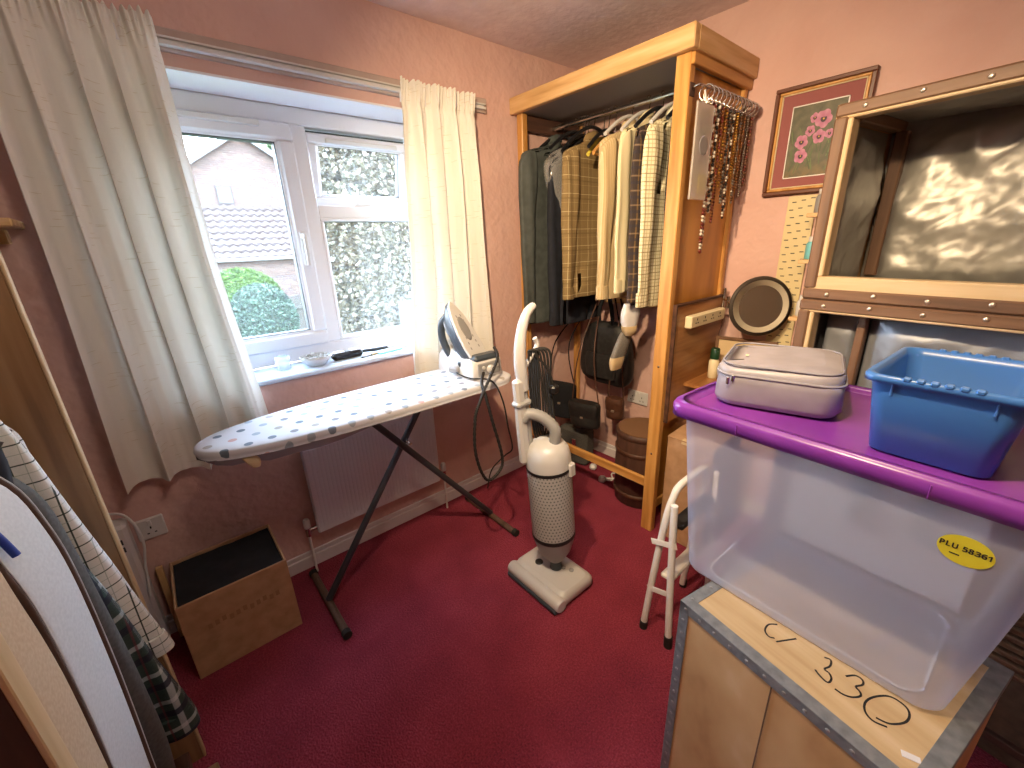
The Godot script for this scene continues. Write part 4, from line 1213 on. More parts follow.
func build_wardrobe_contents():
	var s := S()
	var o: Node3D
	# clothes from the window end
	hanger("black hanger under the dark grey-green jacket", 0.115, M.black)
	var j: Node3D = shirt("jacket", "dark grey-green jacket hanging at the window end of the wardrobe", "jacket", 0.112, 1.965, 1.00, 1.02, -0.605, -0.06, M.jacket, 0.023, 0.3)
	s = S(); pillow(s, [[1.90, -0.36, -0.30, 0.01], [1.75, -0.40, -0.32, 0.012], [1.62, -0.38, -0.34, 0.006]], 0.140, 0.002); part("lapel", s, M.jacket, j)
	hanger("black hanger under the long navy coat", 0.215, M.black)
	o = shirt("coat", "long black-navy coat between the jacket and the brown checked shirt", "coat", 0.215, 1.955, 0.985, 1.00, -0.50, -0.06, M.navy, 0.02, 0.9)
	# clear dry-cleaner's film over the coat's shoulders
	s = S(); pillow(s, [[1.95, -0.33, -0.23, 0.03], [1.90, -0.46, -0.10, 0.045], [1.82, -0.525, -0.05, 0.05], [1.72, -0.49, -0.05, 0.052], [1.62, -0.44, -0.06, 0.05], [1.56, -0.40, -0.10, 0.045]], 0.225, 0.008, 120.0, 3.0); part("plastic_film", s, M.clear_film, o, "crinkled clear plastic dry-cleaning film")
	hanger("black hanger under the brown checked shirt", 0.335, M.black)
	shirt("checked_shirt", "brown and cream windowpane checked shirt in the wardrobe", "shirt", 0.335, 1.945, 1.16, 1.16, -0.515, -0.06, M.brown_check, 0.022, 1.7)
	# empty hangers
	hanger("empty black velvet hanger beside the brown checked shirt", 0.43, M.black, -0.27, 2.06, 0.40, 0.12, 0.04)
	hanger("empty pale yellow padded hanger beside the brown checked shirt", 0.40, M.label_yellow, -0.27, 2.06, 0.36, 0.15, 0.05)
	hanger("empty wooden hanger with trouser bar next to the striped beige shirt", 0.47, M.orange_pine_x, -0.27, 2.06, 0.40, 0.15, 0.03, "hangers on the wardrobe rail", true)
	for k in 3:
		hanger("black empty hanger bunched at the window end of the rail", 0.258 + k * 0.019, M.black, -0.27, 2.06, 0.38, 0.11 + 0.012 * k, 0.03)
	hanger("white hanger under the striped beige shirt", 0.565, M.white_plastic)
	shirt("striped_shirt", "beige finely striped shirt with its sleeve forward", "shirt", 0.565, 1.955, 1.17, 1.18, -0.517, -0.06, M.beige_stripe, 0.024, 2.6)
	hanger("white hanger under the cream shirt", 0.655, M.white_plastic)
	shirt("cream_shirt", "plain cream shirt between the striped beige and the dark checked shirt", "shirt", 0.655, 1.975, 1.22, 1.215, -0.50, -0.06, M.cream_shirt, 0.015, 3.3)
	hanger("black hanger under the dark checked shirt", 0.725, M.black)
	shirt("dark_shirt", "dark brown checked shirt between two cream ones", "shirt", 0.725, 1.965, 1.15, 1.17, -0.486, -0.06, M.dark_check, 0.013, 4.1)
	hanger("white hanger under the cream small-check shirt", 0.80, M.white_plastic)
	shirt("small_check_shirt", "cream shirt with small brown checks next to the pine post", "shirt", 0.797, 1.965, 1.145, 1.16, -0.515, -0.06, M.small_check, 0.015, 5.2)
	hanger("black hanger under the black lace top", 0.875, M.black)
	shirt("lace_top", "black patterned lace top squeezed against the wardrobe side", "top", 0.875, 1.955, 1.30, 1.45, -0.455, -0.06, M.lace, 0.013, 6.0)

	# bags hung from the low rail
	var bag := func(called, label, rows, z, m, hang: Array):
		var q := thing(called, label, "bag", Vector3((rows[0][1] + rows[0][2]) / 2, rows[rows.size() - 1][0], z), 0.0, "bags hung in the wardrobe")
		return q
	# backpack
	o = thing("backpack", "black backpack hanging against the wardrobe's back wall", "bag", Vector3(-0.16, 0.62, 0.40), 0.0, "bags hung in the wardrobe")
	var keep := T
	var side := Transform3D(Basis(Vector3.UP, PI / 2), Vector3.ZERO)   # pillow's x runs along -z here
	T = keep * Transform3D(Basis(Vector3.UP, -PI / 2), Vector3(-0.15, 0, 0.385))
	s = S(); pillow(s, [[0.985, -0.08, 0.08, 0.03], [0.95, -0.14, 0.14, 0.05], [0.85, -0.175, 0.175, 0.06], [0.72, -0.19, 0.19, 0.065], [0.64, -0.18, 0.18, 0.055], [0.60, -0.14, 0.14, 0.03]], 0.0, 0.004, 40.0); part("pack", s, M.skin_bag, o)
	s = S(); pillow(s, [[0.80, -0.11, 0.11, 0.02], [0.74, -0.12, 0.12, 0.026], [0.65, -0.11, 0.11, 0.02]], 0.058, 0.003, 40.0); part("pocket", s, M.skin_bag, o)
	for x in [-0.05, 0.05]:
		s = S(); tube(s, spline([Vector3(x, 0.97, 0.02), Vector3(x * 0.9, 1.06, 0.03), Vector3(x * 0.4, 1.14, 0.025)]), 0.012, 8); part("strap", s, M.black_cloth, o)
	T = keep
	# shoulder bags with long thin straps
	var bags := [["shoulder_bag", "black flap-over shoulder bag on long thin brown straps", -0.30, 0.345, 0.33, 0.20, 0.17, M.skin_bag, 0.05], ["small_handbag", "small brown leather handbag hanging beside the black shoulder bag", -0.20, 0.50, 0.40, 0.11, 0.14, M.brown_leather, 0.04], ["black_handbag", "black handbag hanging at the window end of the low rail", -0.28, 0.13, 0.33, 0.20, 0.24, M.black_cloth, 0.045]]
	for b in bags:
		o = thing(b[0], b[1], "bag", Vector3(b[2], b[4], b[3]), 0.0, "bags hung in the wardrobe")
		keep = T
		T = keep * Transform3D(Basis(Vector3.UP, -PI / 2 + 0.25), Vector3(b[2], 0, b[3]))
		var top_dx := 0.14 if b[0] == "black_handbag" else 0.0
		var top_dz: float = -(-0.119 - b[2]) 
		var h: float = b[5] / 2; var y0: float = b[4]; var y1: float = b[4] + b[6]
		s = S(); pillow(s, [[y1, -h * 0.9, h * 0.9, b[8] * 0.45], [y1 - 0.02, -h, h, b[8] * 0.7], [(y0 + y1) / 2, -h, h, b[8]], [y0 + 0.02, -h, h, b[8]], [y0, -h * 0.92, h * 0.92, b[8] * 0.6]], 0.0, 0.003, 30.0); part("body", s, b[7], o)
		s = S(); pillow(s, [[y1 + 0.004, -h * 0.95, h * 0.95, b[8] * 0.4], [y1 - 0.03, -h * 1.01, h * 1.01, b[8] * 0.5], [y0 + b[6] * 0.45, -h * 0.9, h * 0.9, b[8] * 0.25]], b[8] * 0.75, 0.002, 30.0); var fl := part("flap", s, b[7], o)
		s = S(); box(s, Vector3(0, y0 + b[6] * 0.45, b[8] * 1.05), Vector3(0.02, 0.014, 0.008), 0.002); part("clasp", s, M.rivet, fl)
		s = S(); tube(s, spline([Vector3(-h * 0.9, y1 - 0.01, 0), Vector3(-h * 0.5, (y1 + 1.12) / 2, 0.0), Vector3(-0.01 + top_dx, 1.12, top_dz)]), 0.0045, 6); part("strap", s, M.brown_leather if b[0] != "black_handbag" else M.black_cloth, o)
		s = S(); tube(s, spline([Vector3(h * 0.9, y1 - 0.01, 0), Vector3(h * 0.5, (y1 + 1.12) / 2, 0.0), Vector3(0.01 + top_dx, 1.12, top_dz)]), 0.0045, 6); part("strap", s, M.brown_leather if b[0] != "black_handbag" else M.black_cloth, o)
		T = keep
	o = thing("grey_case", "dark grey case with a clasp standing on the carpet under the hung bags", "case", Vector3(-0.22, 0.0, 0.21))
	s = S(); box(s, Vector3(-0.22, 0.13, 0.21), Vector3(0.12, 0.26, 0.22), 0.02, Basis(Vector3.UP, 0.15)); part("shell", s, M.charcoal, o)
	s = S(); box(s, Vector3(-0.283, 0.17, 0.24), Vector3(0.008, 0.05, 0.03), 0.002, Basis(Vector3.UP, 0.15)); part("clasp", s, M.chrome, o)
	s = S(); tube(s, spline([Vector3(-0.22, 0.26, 0.16), Vector3(-0.22, 0.29, 0.18), Vector3(-0.22, 0.29, 0.24), Vector3(-0.22, 0.26, 0.26)]), 0.008, 8); part("handle", s, M.black, o)
	# cap and pouch hanging below the shirts
	o = thing("sun_hat", "white cloth sun hat with a tan edge hanging below the shirts", "hat", Vector3(-0.36, 1.0, 0.69))
	s = S(); pillow(s, [[1.15, -0.42, -0.32, 0.02], [1.10, -0.435, -0.315, 0.03], [1.05, -0.425, -0.33, 0.03], [1.02, -0.41, -0.345, 0.02]], 0.69, 0.003); part("crown", s, M.white_cloth, o)
	s = S(); pillow(s, [[1.035, -0.43, -0.335, 0.028], [1.01, -0.42, -0.34, 0.03], [0.985, -0.40, -0.355, 0.015]], 0.693, 0.002); part("edge", s, M.tan, o, "tan edge")
	o = thing("grey_pouch", "grey and cream cloth pouch hanging under the white hat", "pouch", Vector3(-0.38, 0.80, 0.69))
	s = S(); pillow(s, [[1.0, -0.40, -0.32, 0.012], [0.97, -0.41, -0.315, 0.02], [0.88, -0.435, -0.335, 0.022], [0.845, -0.44, -0.345, 0.022]], 0.665, 0.003, 60.0, 1.0, 0.25); part("body", s, M.grey_cloth, o)
	s = S(); pillow(s, [[0.862, -0.443, -0.34, 0.023], [0.83, -0.448, -0.35, 0.023], [0.795, -0.44, -0.36, 0.016]], 0.632, 0.002); part("base_panel", s, M.tan, o, "cream lower panel")
	o = thing("drawstring", "black cord tied to the low rail hanging over the backpack", "cord", Vector3(-0.14, 0.9, 0.45))
	s = S(); tube(s, spline([Vector3(-0.14, 1.13, 0.46), Vector3(-0.15, 1.0, 0.5), Vector3(-0.13, 0.93, 0.47), Vector3(-0.14, 1.13, 0.42)]), 0.005, 6); part("cord", s, M.black_cloth, o)
	socket_plate("white double wall socket on the wall inside the wardrobe", Vector3(0.0, 0.495, 0.53), 1)
	# round wooden bin with cork lid
	o = thing("lidded_barrel", "round dark wooden barrel with a cork-brown lid inside the wardrobe", "barrel", Vector3(-0.285, 0.0, 0.755))
	var X := Transform3D(Basis(), Vector3(-0.285, 0, 0.755))
	s = S(); lathe(s, [Vector2(0.132, 0.0), Vector2(0.138, 0.005), Vector2(0.146, 0.2), Vector2(0.142, 0.40), Vector2(0.14, 0.42)], 36, X); part("body", s, M.dark_wood_y, o)
	for y in [0.07, 0.33]:
		s = S(); lathe(s, [Vector2(0.146, y - 0.012), Vector2(0.149, y - 0.01), Vector2(0.149, y + 0.01), Vector2(0.146, y + 0.012)], 36, X); part("hoop", s, M.brown_leather, o)
	s = S(); lathe(s, [Vector2(0.148, 0.42), Vector2(0.15, 0.425), Vector2(0.15, 0.44), Vector2(0.143, 0.448)], 36, X); var ld := part("lid_rim", s, M.dark_wood_x, o)
	s = S(); lathe(s, [Vector2(0.136, 0.444), Vector2(0.136, 0.452)], 36, X); part("lid_top", s, M.cork, ld)
	# extension lead on the carpet
	o = thing("extension_lead", "white cable with plugs lying on the carpet inside the wardrobe", "cable", Vector3(-0.28, 0.0, 0.45))
	s = S(); tube(s, spline([Vector3(-0.02, 0.12, 0.52), Vector3(-0.06, 0.05, 0.53), Vector3(-0.14, 0.006, 0.55), Vector3(-0.20, 0.006, 0.50), Vector3(-0.26, 0.006, 0.55), Vector3(-0.30, 0.012, 0.53)]), 0.005, 7); part("flex", s, M.white_plastic, o)
	s = S(); tube(s, spline([Vector3(-0.04, 0.09, 0.56), Vector3(-0.1, 0.02, 0.6), Vector3(-0.19, 0.006, 0.585), Vector3(-0.29, 0.012, 0.51)]), 0.005, 7); part("flex", s, M.white_plastic, o)
	for p in [Vector3(-0.315, 0.018, 0.51), Vector3(-0.24, 0.02, 0.375)]:
		s = S(); box(s, p, Vector3(0.05, 0.036, 0.045), 0.012, Basis(Vector3.UP, 0.6)); part("plug", s, M.white_plastic, o)

# ------------------------------------------------------------------ necklaces on the wardrobe's side
func build_jewellery():
	var s := S()
	var o := thing("necklace_rack", "chrome rail with ring hooks fixed along the wardrobe's side", "rack", Vector3(-0.27, 1.97, 0.99))
	s = S()
	var rail := spline([Vector3(-0.50, 1.985, 0.987), Vector3(-0.515, 1.99, 1.01), Vector3(-0.49, 1.99, 1.026), Vector3(-0.3, 1.99, 1.028), Vector3(-0.12, 1.99, 1.028), Vector3(-0.055, 1.99, 1.02), Vector3(-0.045, 1.985, 0.987)])
	tube(s, rail, 0.005, 8); part("rail", s, M.chrome, o)
	for x in [-0.50, -0.045]:
		s = S(); box(s, Vector3(x, 1.985, 0.987), Vector3(0.035, 0.045, 0.004), 0.001); part("mount_plate", s, M.dark_wood_y, o)
	var spots := []
	for k in 13:
		spots.append(-0.47 + k * 0.034)
	for k in 13:
		s = S()
		var x: float = spots[k]
		var loop := []
		for i in 13:
			var a := TAU * i / 12
			loop.append(Vector3(x + 0.006 * sin(a), 1.970 + cos(a) * 0.026, 1.03 + sin(a) * 0.026))
		tube(s, loop, 0.0034, 6); part("ring_hook", s, M.chrome, o)
	# necklaces: [ring, drop, bead radius, colours, label]
	var silver := mat(C("8f8a82"), 0.3, 0.8); var pearl := mat(C("cfc6b8"), 0.3); var garnet := mat(C("6d2a22"), 0.3); var jet := mat(C("211d1c"), 0.3); var amber := mat(C("7d4c22"), 0.3); var wood := mat(C("6b4a30"), 0.6); var gold := mat(C("b48a3e"), 0.35, 0.8)
	var list := [[2, 0.56, 0.0065, garnet, pearl, "long dark red and pearl bead necklace, the longest on the rack"], [3, 0.40, 0.0068, pearl, jet, "black and white bead necklace next to the long red one"], [4, 0.44, 0.0055, garnet, amber, "red-brown bead necklace in the middle of the rack"], [5, 0.30, 0.006, amber, gold, "short amber bead necklace"], [6, 0.36, 0.0062, jet, silver, "black and silver bead necklace"], [7, 0.42, 0.0055, jet, pearl, "black bead necklace with small white beads"], [8, 0.26, 0.005, gold, gold, "fine gold chain necklace"], [9, 0.36, 0.0052, silver, wood, "silver and brown bead necklace"], [10, 0.30, 0.0055, wood, amber, "brown wooden bead necklace"], [11, 0.33, 0.0045, silver, silver, "silver chain necklace near the back post"], [12, 0.28, 0.006, garnet, wood, "short garnet bead necklace nearest the wall"]]
	rng.seed = 31
	for n in list:
		var x: float = spots[n[0]]
		o = thing("necklace", n[5], "necklace", Vector3(x, 1.95 - n[1], 1.03), 0.0, "necklaces on the chrome rack")
		var drop: float = n[1]
		var path := spline([Vector3(x, 1.948, 1.035), Vector3(x - 0.010, 1.955 - drop * 0.35, 1.038), Vector3(x - 0.014, 1.955 - drop * 0.8, 1.036), Vector3(x - 0.002, 1.955 - drop, 1.034), Vector3(x + 0.012, 1.955 - drop * 0.8, 1.030), Vector3(x + 0.010, 1.955 - drop * 0.35, 1.026), Vector3(x, 1.948, 1.028)], 10)
		s = S(); tube(s, path, 0.0012, 5); part("string", s, jet, o)
		for w in 2:
			s = S()
			var run := 0.0; var k := 0
			for i in path.size() - 1:
				var d: float = path[i].distance_to(path[i + 1])
				var t := 0.0
				while run + (d - t) >= n[2] * 2.1:
					t += n[2] * 2.1 - run
					run = 0.0
					k += 1
					if (k / 2) % 2 == w:
						var r: float = n[2] * rng.randf_range(0.85, 1.1)
						ball(s, path[i].lerp(path[i + 1], t / d), Vector3.ONE * r, 6, 4)
				run += d - t
			var bd := part("beads", s, n[3 + w], o); bd.set_meta("kind", "stuff")
	o = thing("earring_packet", "clear plastic packet with cards and earrings hung on the necklace rack", "packet", Vector3(-0.492, 1.60, 1.04))
	s = S(); bx(s, -0.557, -0.427, 1.60, 1.93, 1.038, 1.046, 0.003); part("packet_film", s, M.packet_film, o)
	s = S(); bx(s, -0.537, -0.447, 1.73, 1.905, 1.040, 1.0435, 0.001); part("backing_card", s, mat(C("9d9284"), 0.6), o)
	s = S(); bx(s, -0.502, -0.472, 1.86, 1.885, 1.0436, 1.0445, 0.0003); part("printed_square", s, M.grey_plastic, o)
	s = S(); lathe(s, [Vector2(0.032, 0.0), Vector2(0.035, 0.002), Vector2(0.03, 0.003)], 20, Transform3D(Basis(Vector3.RIGHT, PI / 2), Vector3(-0.487, 1.79, 1.0437))); part("badge", s, M.grey_plastic, o)
	s = S(); bx(s, -0.492, -0.437, 1.62, 1.69, 1.0405, 1.0445, 0.001); part("price_label", s, M.label_yellow, o)
	s = S(); tube(s, spline([Vector3(-0.492, 1.93, 1.042), Vector3(-0.489, 1.96, 1.035), Vector3(-0.487, 1.975, 1.03)]), 0.003, 6); part("hang_hook", s, M.white_plastic, o)

# ------------------------------------------------------------------ things on the right wall
func flower_image() -> Image:
	var w := 160; var h := 200
	var im := Image.create(w, h, false, Image.FORMAT_RGB8)
	var n := FastNoiseLite.new(); n.seed = 8; n.frequency = 0.03
	for y in h:
		for x in w:
			var q := n.get_noise_2d(x, y) * 0.5 + 0.5
			var c := C("3d3f30").lerp(C("6a6650"), q)
			if y > 150: c = c.lerp(C("7a5f35"), clamp((y - 150) / 50.0, 0, 1) * q)
			im.set_pixel(x, y, c)
	rng.seed = 14
	for k in 46:      # stems and leaves
		var x := rng.randf_range(10, 150); var y := rng.randf_range(90, 190); var dx := rng.randf_range(-0.5, 0.5)
		var c := C("5d7040").lerp(C("39472a"), rng.randf())
		for t in 34:
			var px := int(x + dx * t); var py := int(y - t)
			for e in 3:
				if px + e >= 0 and px + e < w and py >= 0: im.set_pixel(px + e, py, c)
	for f in [[70, 38, 15], [97, 45, 27], [62, 72, 16], [40, 100, 22], [92, 92, 21], [122, 88, 14], [44, 140, 22]]:
		for y in range(-f[2], f[2]):
			for x in range(-f[2], f[2]):
				var a := atan2(y, x)
				var r: float = sqrt(x * x + y * y) / f[2]
				var edge: float = 0.78 + 0.18 * abs(cos(a * 2.5 + f[0]))
				if r < edge:
					var c := C("9c5a7c").lerp(C("c48ba8"), r)
					c = c.lerp(C("a3557b"), 0.5 * abs(sin(a * 2.5)))
					if r < 0.34 and y > -f[2] * 0.15: c = C("2e1428")
					if r < 0.10: c = C("d9b13f")
					var px: int = f[0] + x; var py: int = f[1] + y
					if px >= 0 and px < w and py >= 0 and py < h: im.set_pixel(px, py, c)
	return im

func build_right_wall_things():
	var s := S()
	# picture: z 1.105..1.44, y 1.62..2.03
	var o := thing("framed_picture", "framed pink pansy picture with a dusty pink mount on the wall", "picture", Vector3(0.0, 1.62, 1.27))
	var prof := [[0.0, 0.016, mat(C("5e3423"), 0.4), "outer_moulding"], [0.016, 0.010, M.orange_pine_y, "middle_moulding"], [0.026, 0.005, mat(C("cdbf9d"), 0.5), "slip"]]
	for p in prof:
		s = S()
		var a: float = p[0]; var w: float = p[1]; var d: float = 0.026 - a * 0.3
		bx(s, -d, -0.002, 2.03 - a - w, 2.03 - a, 1.105 + a, 1.44 - a, 0.003)
		bx(s, -d, -0.002, 1.62 + a, 1.62 + a + w, 1.105 + a, 1.44 - a, 0.003)
		bx(s, -d, -0.002, 1.62 + a + w, 2.03 - a - w, 1.105 + a, 1.105 + a + w, 0.003)
		bx(s, -d, -0.002, 1.62 + a + w, 2.03 - a - w, 1.44 - a - w, 1.44 - a, 0.003)
		part(p[3], s, p[2], o)
	s = S(); slab(s, -0.012, -0.002, 1.65, 2.0, 1.135, 1.41); part("mount", s, mat(C("8d5353"), 0.8), o, "dusty pink mount card")
	s = S()
	for q in [[1.951, 1.955, 1.175, 1.368], [1.684, 1.688, 1.175, 1.368]]: slab(s, -0.0135, -0.011, q[0], q[1], q[2], q[3])
	for z in [1.175, 1.364]: slab(s, -0.0135, -0.011, 1.684, 1.955, z, z + 0.004)
	part("mount_bevel", s, M.white_paint, o)
	s = S(); s.set_smooth_group(-1)
	quad_uv(s, [Vector3(-0.0125, 1.951, 1.179), Vector3(-0.0125, 1.951, 1.364), Vector3(-0.0125, 1.688, 1.364), Vector3(-0.0125, 1.688, 1.179)], [Vector2(0, 0), Vector2(1, 0), Vector2(1, 1), Vector2(0, 1)], Vector3(1, 1.8, 1.27))
	part("flower_print", s, uv_mat(flower_image(), 1.0, 0.5), o, "print of pink pansies on dark olive")
	# round mirror on a swing arm clamped to the wardrobe's back post
	var c := Vector3(-0.13, 1.150, 1.207)
	o = thing("swing_mirror", "round dark-rimmed mirror on a chrome swing arm beside the wardrobe", "mirror", c)
	var eye := Vector3(-2.2241, 1.4735, 1.9309)
	var look := Vector3(-0.80, 0.10, 0.72).normalized()
	var B := Basis(look.cross(Vector3.UP).normalized(), look, look.cross(look.cross(Vector3.UP)).normalized())
	var X := Transform3D(B, c)
	s = S(); lathe(s, [Vector2(0.122, -0.014), Vector2(0.132, -0.008), Vector2(0.135, 0.0), Vector2(0.131, 0.008), Vector2(0.120, 0.010), Vector2(0.118, 0.006), Vector2(0.118, -0.012)], 48, X, false); part("rim", s, M.mirror_frame, o, "dark metal rim")
	s = S(); lathe(s, [Vector2(0.119, -0.012), Vector2(0.119, 0.006), Vector2(0.094, 0.005), Vector2(0.094, -0.01)], 48, X); part("light_ring", s, M.mirror_ring, o, "pale ring round the glass")
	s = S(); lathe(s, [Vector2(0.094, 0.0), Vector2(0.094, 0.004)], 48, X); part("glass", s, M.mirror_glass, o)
	s = S(); tube(s, spline([Vector3(-0.05, 1.16, 1.012), Vector3(-0.09, 1.165, 1.03), Vector3(-0.12, 1.16, 1.06), c + Vector3(0.0, 0, -0.135)]), 0.006, 8); part("arm", s, M.chrome, o)
	s = S()
	rod(s, Vector3(-0.055, 1.10, 1.010), Vector3(-0.055, 1.215, 1.010), 0.009); rod(s, Vector3(-0.12, 1.13, 1.06), Vector3(-0.12, 1.185, 1.06), 0.008)
	part("pivot", s, M.chrome, o)
	s = S(); tube(s, spline([Vector3(-0.045, 1.10, 1.01), Vector3(-0.05, 1.03, 1.015), Vector3(-0.06, 0.98, 1.01), Vector3(-0.07, 0.83, 1.008)]), 0.002, 6); part("flex", s, M.chrome, o)
	# power strip on the outer board
	o = thing("power_strip", "cream four-way power strip screwed to the wardrobe's side board", "power strip", Vector3(-0.25, 1.06, 1.0))
	s = S(); box(s, Vector3(-0.245, 1.095, 1.018), Vector3(0.335, 0.056, 0.034), 0.005); part("housing", s, M.cream_plastic, o)
	for k in 4:
		s = S()
		for h in [[0.0, 0.010, 0.006, 0.009], [-0.010, -0.006, 0.008, 0.005], [0.010, -0.006, 0.008, 0.005]]:
			box(s, Vector3(-0.36 + k * 0.075 + h[0], 1.095 + h[1], 1.0352), Vector3(h[2], h[3], 0.002), 0.0003)
		part("outlet", s, M.black, o)
	# bottle with green cap, tray on the little shelf
	o = thing("green_capped_bottle", "small cream bottle with a dark green cap on the wardrobe's side shelf", "bottle", Vector3(-0.19, 0.792, 1.06))
	X = Transform3D(Basis(), Vector3(-0.19, 0.792, 1.06))
	s = S(); lathe(s, [Vector2(0.02, 0), Vector2(0.024, 0.004), Vector2(0.024, 0.085), Vector2(0.016, 0.098)], 20, X); part("bottle_body", s, M.cream_plastic, o)
	s = S(); lathe(s, [Vector2(0.021, 0.098), Vector2(0.021, 0.145), Vector2(0.018, 0.15)], 20, X); part("cap", s, M.green, o)
	o = thing("photo_stand", "small tan wooden photo frame standing under the round mirror", "frame", Vector3(-0.1, 0.793, 1.1))
	s = S()
	var keep := T
	T = keep * Transform3D(Basis(Vector3.UP, -1.45), Vector3(-0.10, 0.793, 1.02))
	bx(s, 0.0, 0.27, 0.178, 0.192, 0.0, 0.014, 0.002); bx(s, 0.0, 0.27, 0.0, 0.014, 0.0, 0.014, 0.002); bx(s, 0.0, 0.014, 0.012, 0.18, 0.0, 0.014, 0.002); bx(s, 0.256, 0.27, 0.012, 0.18, 0.0, 0.014, 0.002)
	part("moulding", s, M.brown_wood_x, o)
	s = S(); bx(s, 0.013, 0.257, 0.013, 0.179, 0.002, 0.006, 0.0005); part("backing", s, M.tan, o)
	T = keep
	# a trestle of shelf that the tray stands on
	o = thing("corner_ledge", "narrow wooden ledge on the wall beside the wardrobe", "shelf", Vector3(-0.1, 0.77, 1.25))
	s = S(); bx(s, -0.17, -0.001, 0.772, 0.7915, 1.132, 1.46, 0.002); part("board", s, M.panel_z, o)
	s = S(); bx(s, -0.03, -0.001, 0.70, 0.772, 1.15, 1.44, 0.002); part("support_batten", s, M.panel_z, o)
	# perforated strip and the shelves behind the crates
	o = thing("perforated_panel", "cream slotted metal panel fixed to the wall behind the crates", "panel", Vector3(-0.01, 0.8, 1.27))
	var im := Image.create(64, 64, false, Image.FORMAT_RGB8)
	s = S(); bx(s, -0.012, -0.001, 0.80, 1.612, 1.213, 1.32, 0.001); part("sheet", s, mat(C("cdbd92"), 0.5), o)
	for r in 26:
		for k in 3:
			s = S(); bx(s, -0.0128, -0.0118, 1.585 - r * 0.031 + 0.006 * k, 1.589 - r * 0.031 + 0.006 * k, 1.222 + k * 0.034 + (0.0 if r % 2 else 0.008), 1.238 + k * 0.034 + (0.0 if r % 2 else 0.008), 0.0003)
			part("slot", s, M.gasket, o)
	o = thing("narrow_shelf_unit", "narrow wooden shelves of small things behind the crates", "shelf", Vector3(-0.07, 0.8, 1.39))
	for y in [0.86, 1.10, 1.34, 1.52]:
		s = S(); bx(s, -0.13, -0.001, y, y + 0.016, 1.325, 1.62, 0.002); part("shelf_board", s, M.pine_z, o)
	s = S(); bx(s, -0.13, -0.001, 0.80, 1.60, 1.62, 1.636, 0.002); part("side", s, M.pine_y, o)
	s = S(); bx(s, -0.004, -0.001, 0.80, 1.60, 1.33, 1.62, 0.0005); part("back", s, M.dark_wood_y, o)
	var small := [["tin", "small grey tin on the top narrow shelf", -0.08, 1.536, 1.36, M.grey_plastic], ["bottle", "blue-grey bottle on the narrow shelf behind the crates", -0.08, 1.356, 1.355, M.turquoise], ["jar", "white jar on the narrow shelf behind the crates", -0.08, 1.116, 1.36, M.white_plastic], ["pot", "dark pot on the lowest narrow shelf", -0.08, 0.876, 1.37, M.black]]
	for q in small:
		o = thing(q[0], q[1], q[0], Vector3(q[2], q[3], q[4]))
		X = Transform3D(Basis(), Vector3(q[2], q[3], q[4]))
		s = S(); lathe(s, [Vector2(0.022, 0), Vector2(0.025, 0.003), Vector2(0.025, 0.06), Vector2(0.018, 0.07)], 18, X); part("body", s, q[5], o)
		s = S(); lathe(s, [Vector2(0.019, 0.07), Vector2(0.019, 0.088), Vector2(0.016, 0.09)], 18, X); part("lid", s, M.white_plastic, o)
	o = thing("black_scissors", "black-handled scissors standing in the narrow shelf", "scissors", Vector3(-0.1, 1.356, 1.395))
	s = S(); box(s, Vector3(-0.1, 1.40, 1.395), Vector3(0.004, 0.09, 0.016), 0.001, Basis(Vector3.RIGHT, 0.2)); part("blades", s, M.chrome, o)
	for d in [-0.014, 0.014]:
		s = S()
		var lp := []
		for i in 13: lp.append(Vector3(-0.1, 1.462 + cos(TAU * i / 12) * 0.02, 1.387 + d + sin(TAU * i / 12) * 0.012))
		tube(s, lp, 0.004, 6); part("finger_ring", s, M.black, o)

# ------------------------------------------------------------------ crates and boxes on the right
func foil_sheet(s: SurfaceTool, o: Vector3, u: Vector3, w: Vector3, n: Vector3, seed_: int, amp: float, nu := 30, nw := 26):
	var f := FastNoiseLite.new(); f.seed = seed_; f.frequency = 1.0; f.noise_type = FastNoiseLite.TYPE_SIMPLEX; f.fractal_octaves = 4; f.fractal_type = FastNoiseLite.FRACTAL_RIDGED
	s.set_smooth_group(0)
	var p := []
	for i in nu + 1:
		var row := []
		for j in nw + 1:
			var a := float(i) / nu; var b := float(j) / nw
			var q := o + u * a + w * b
			var k: float = (f.get_noise_3d(q.x * 2.3, q.y * 2.3, q.z * 2.3 + seed_) * 0.5 + 0.5) * min(1.0, 8.0 * min(min(a, 1 - a), min(b, 1 - b)) + 0.12)
			row.append(q + n * amp * k)
		p.append(row)
	for i in nu:
		for j in nw:
			quad(s, p[i][j], p[i + 1][j], p[i + 1][j + 1], p[i][j + 1], (p[i][j] + p[i + 1][j + 1]) / 2 - n)

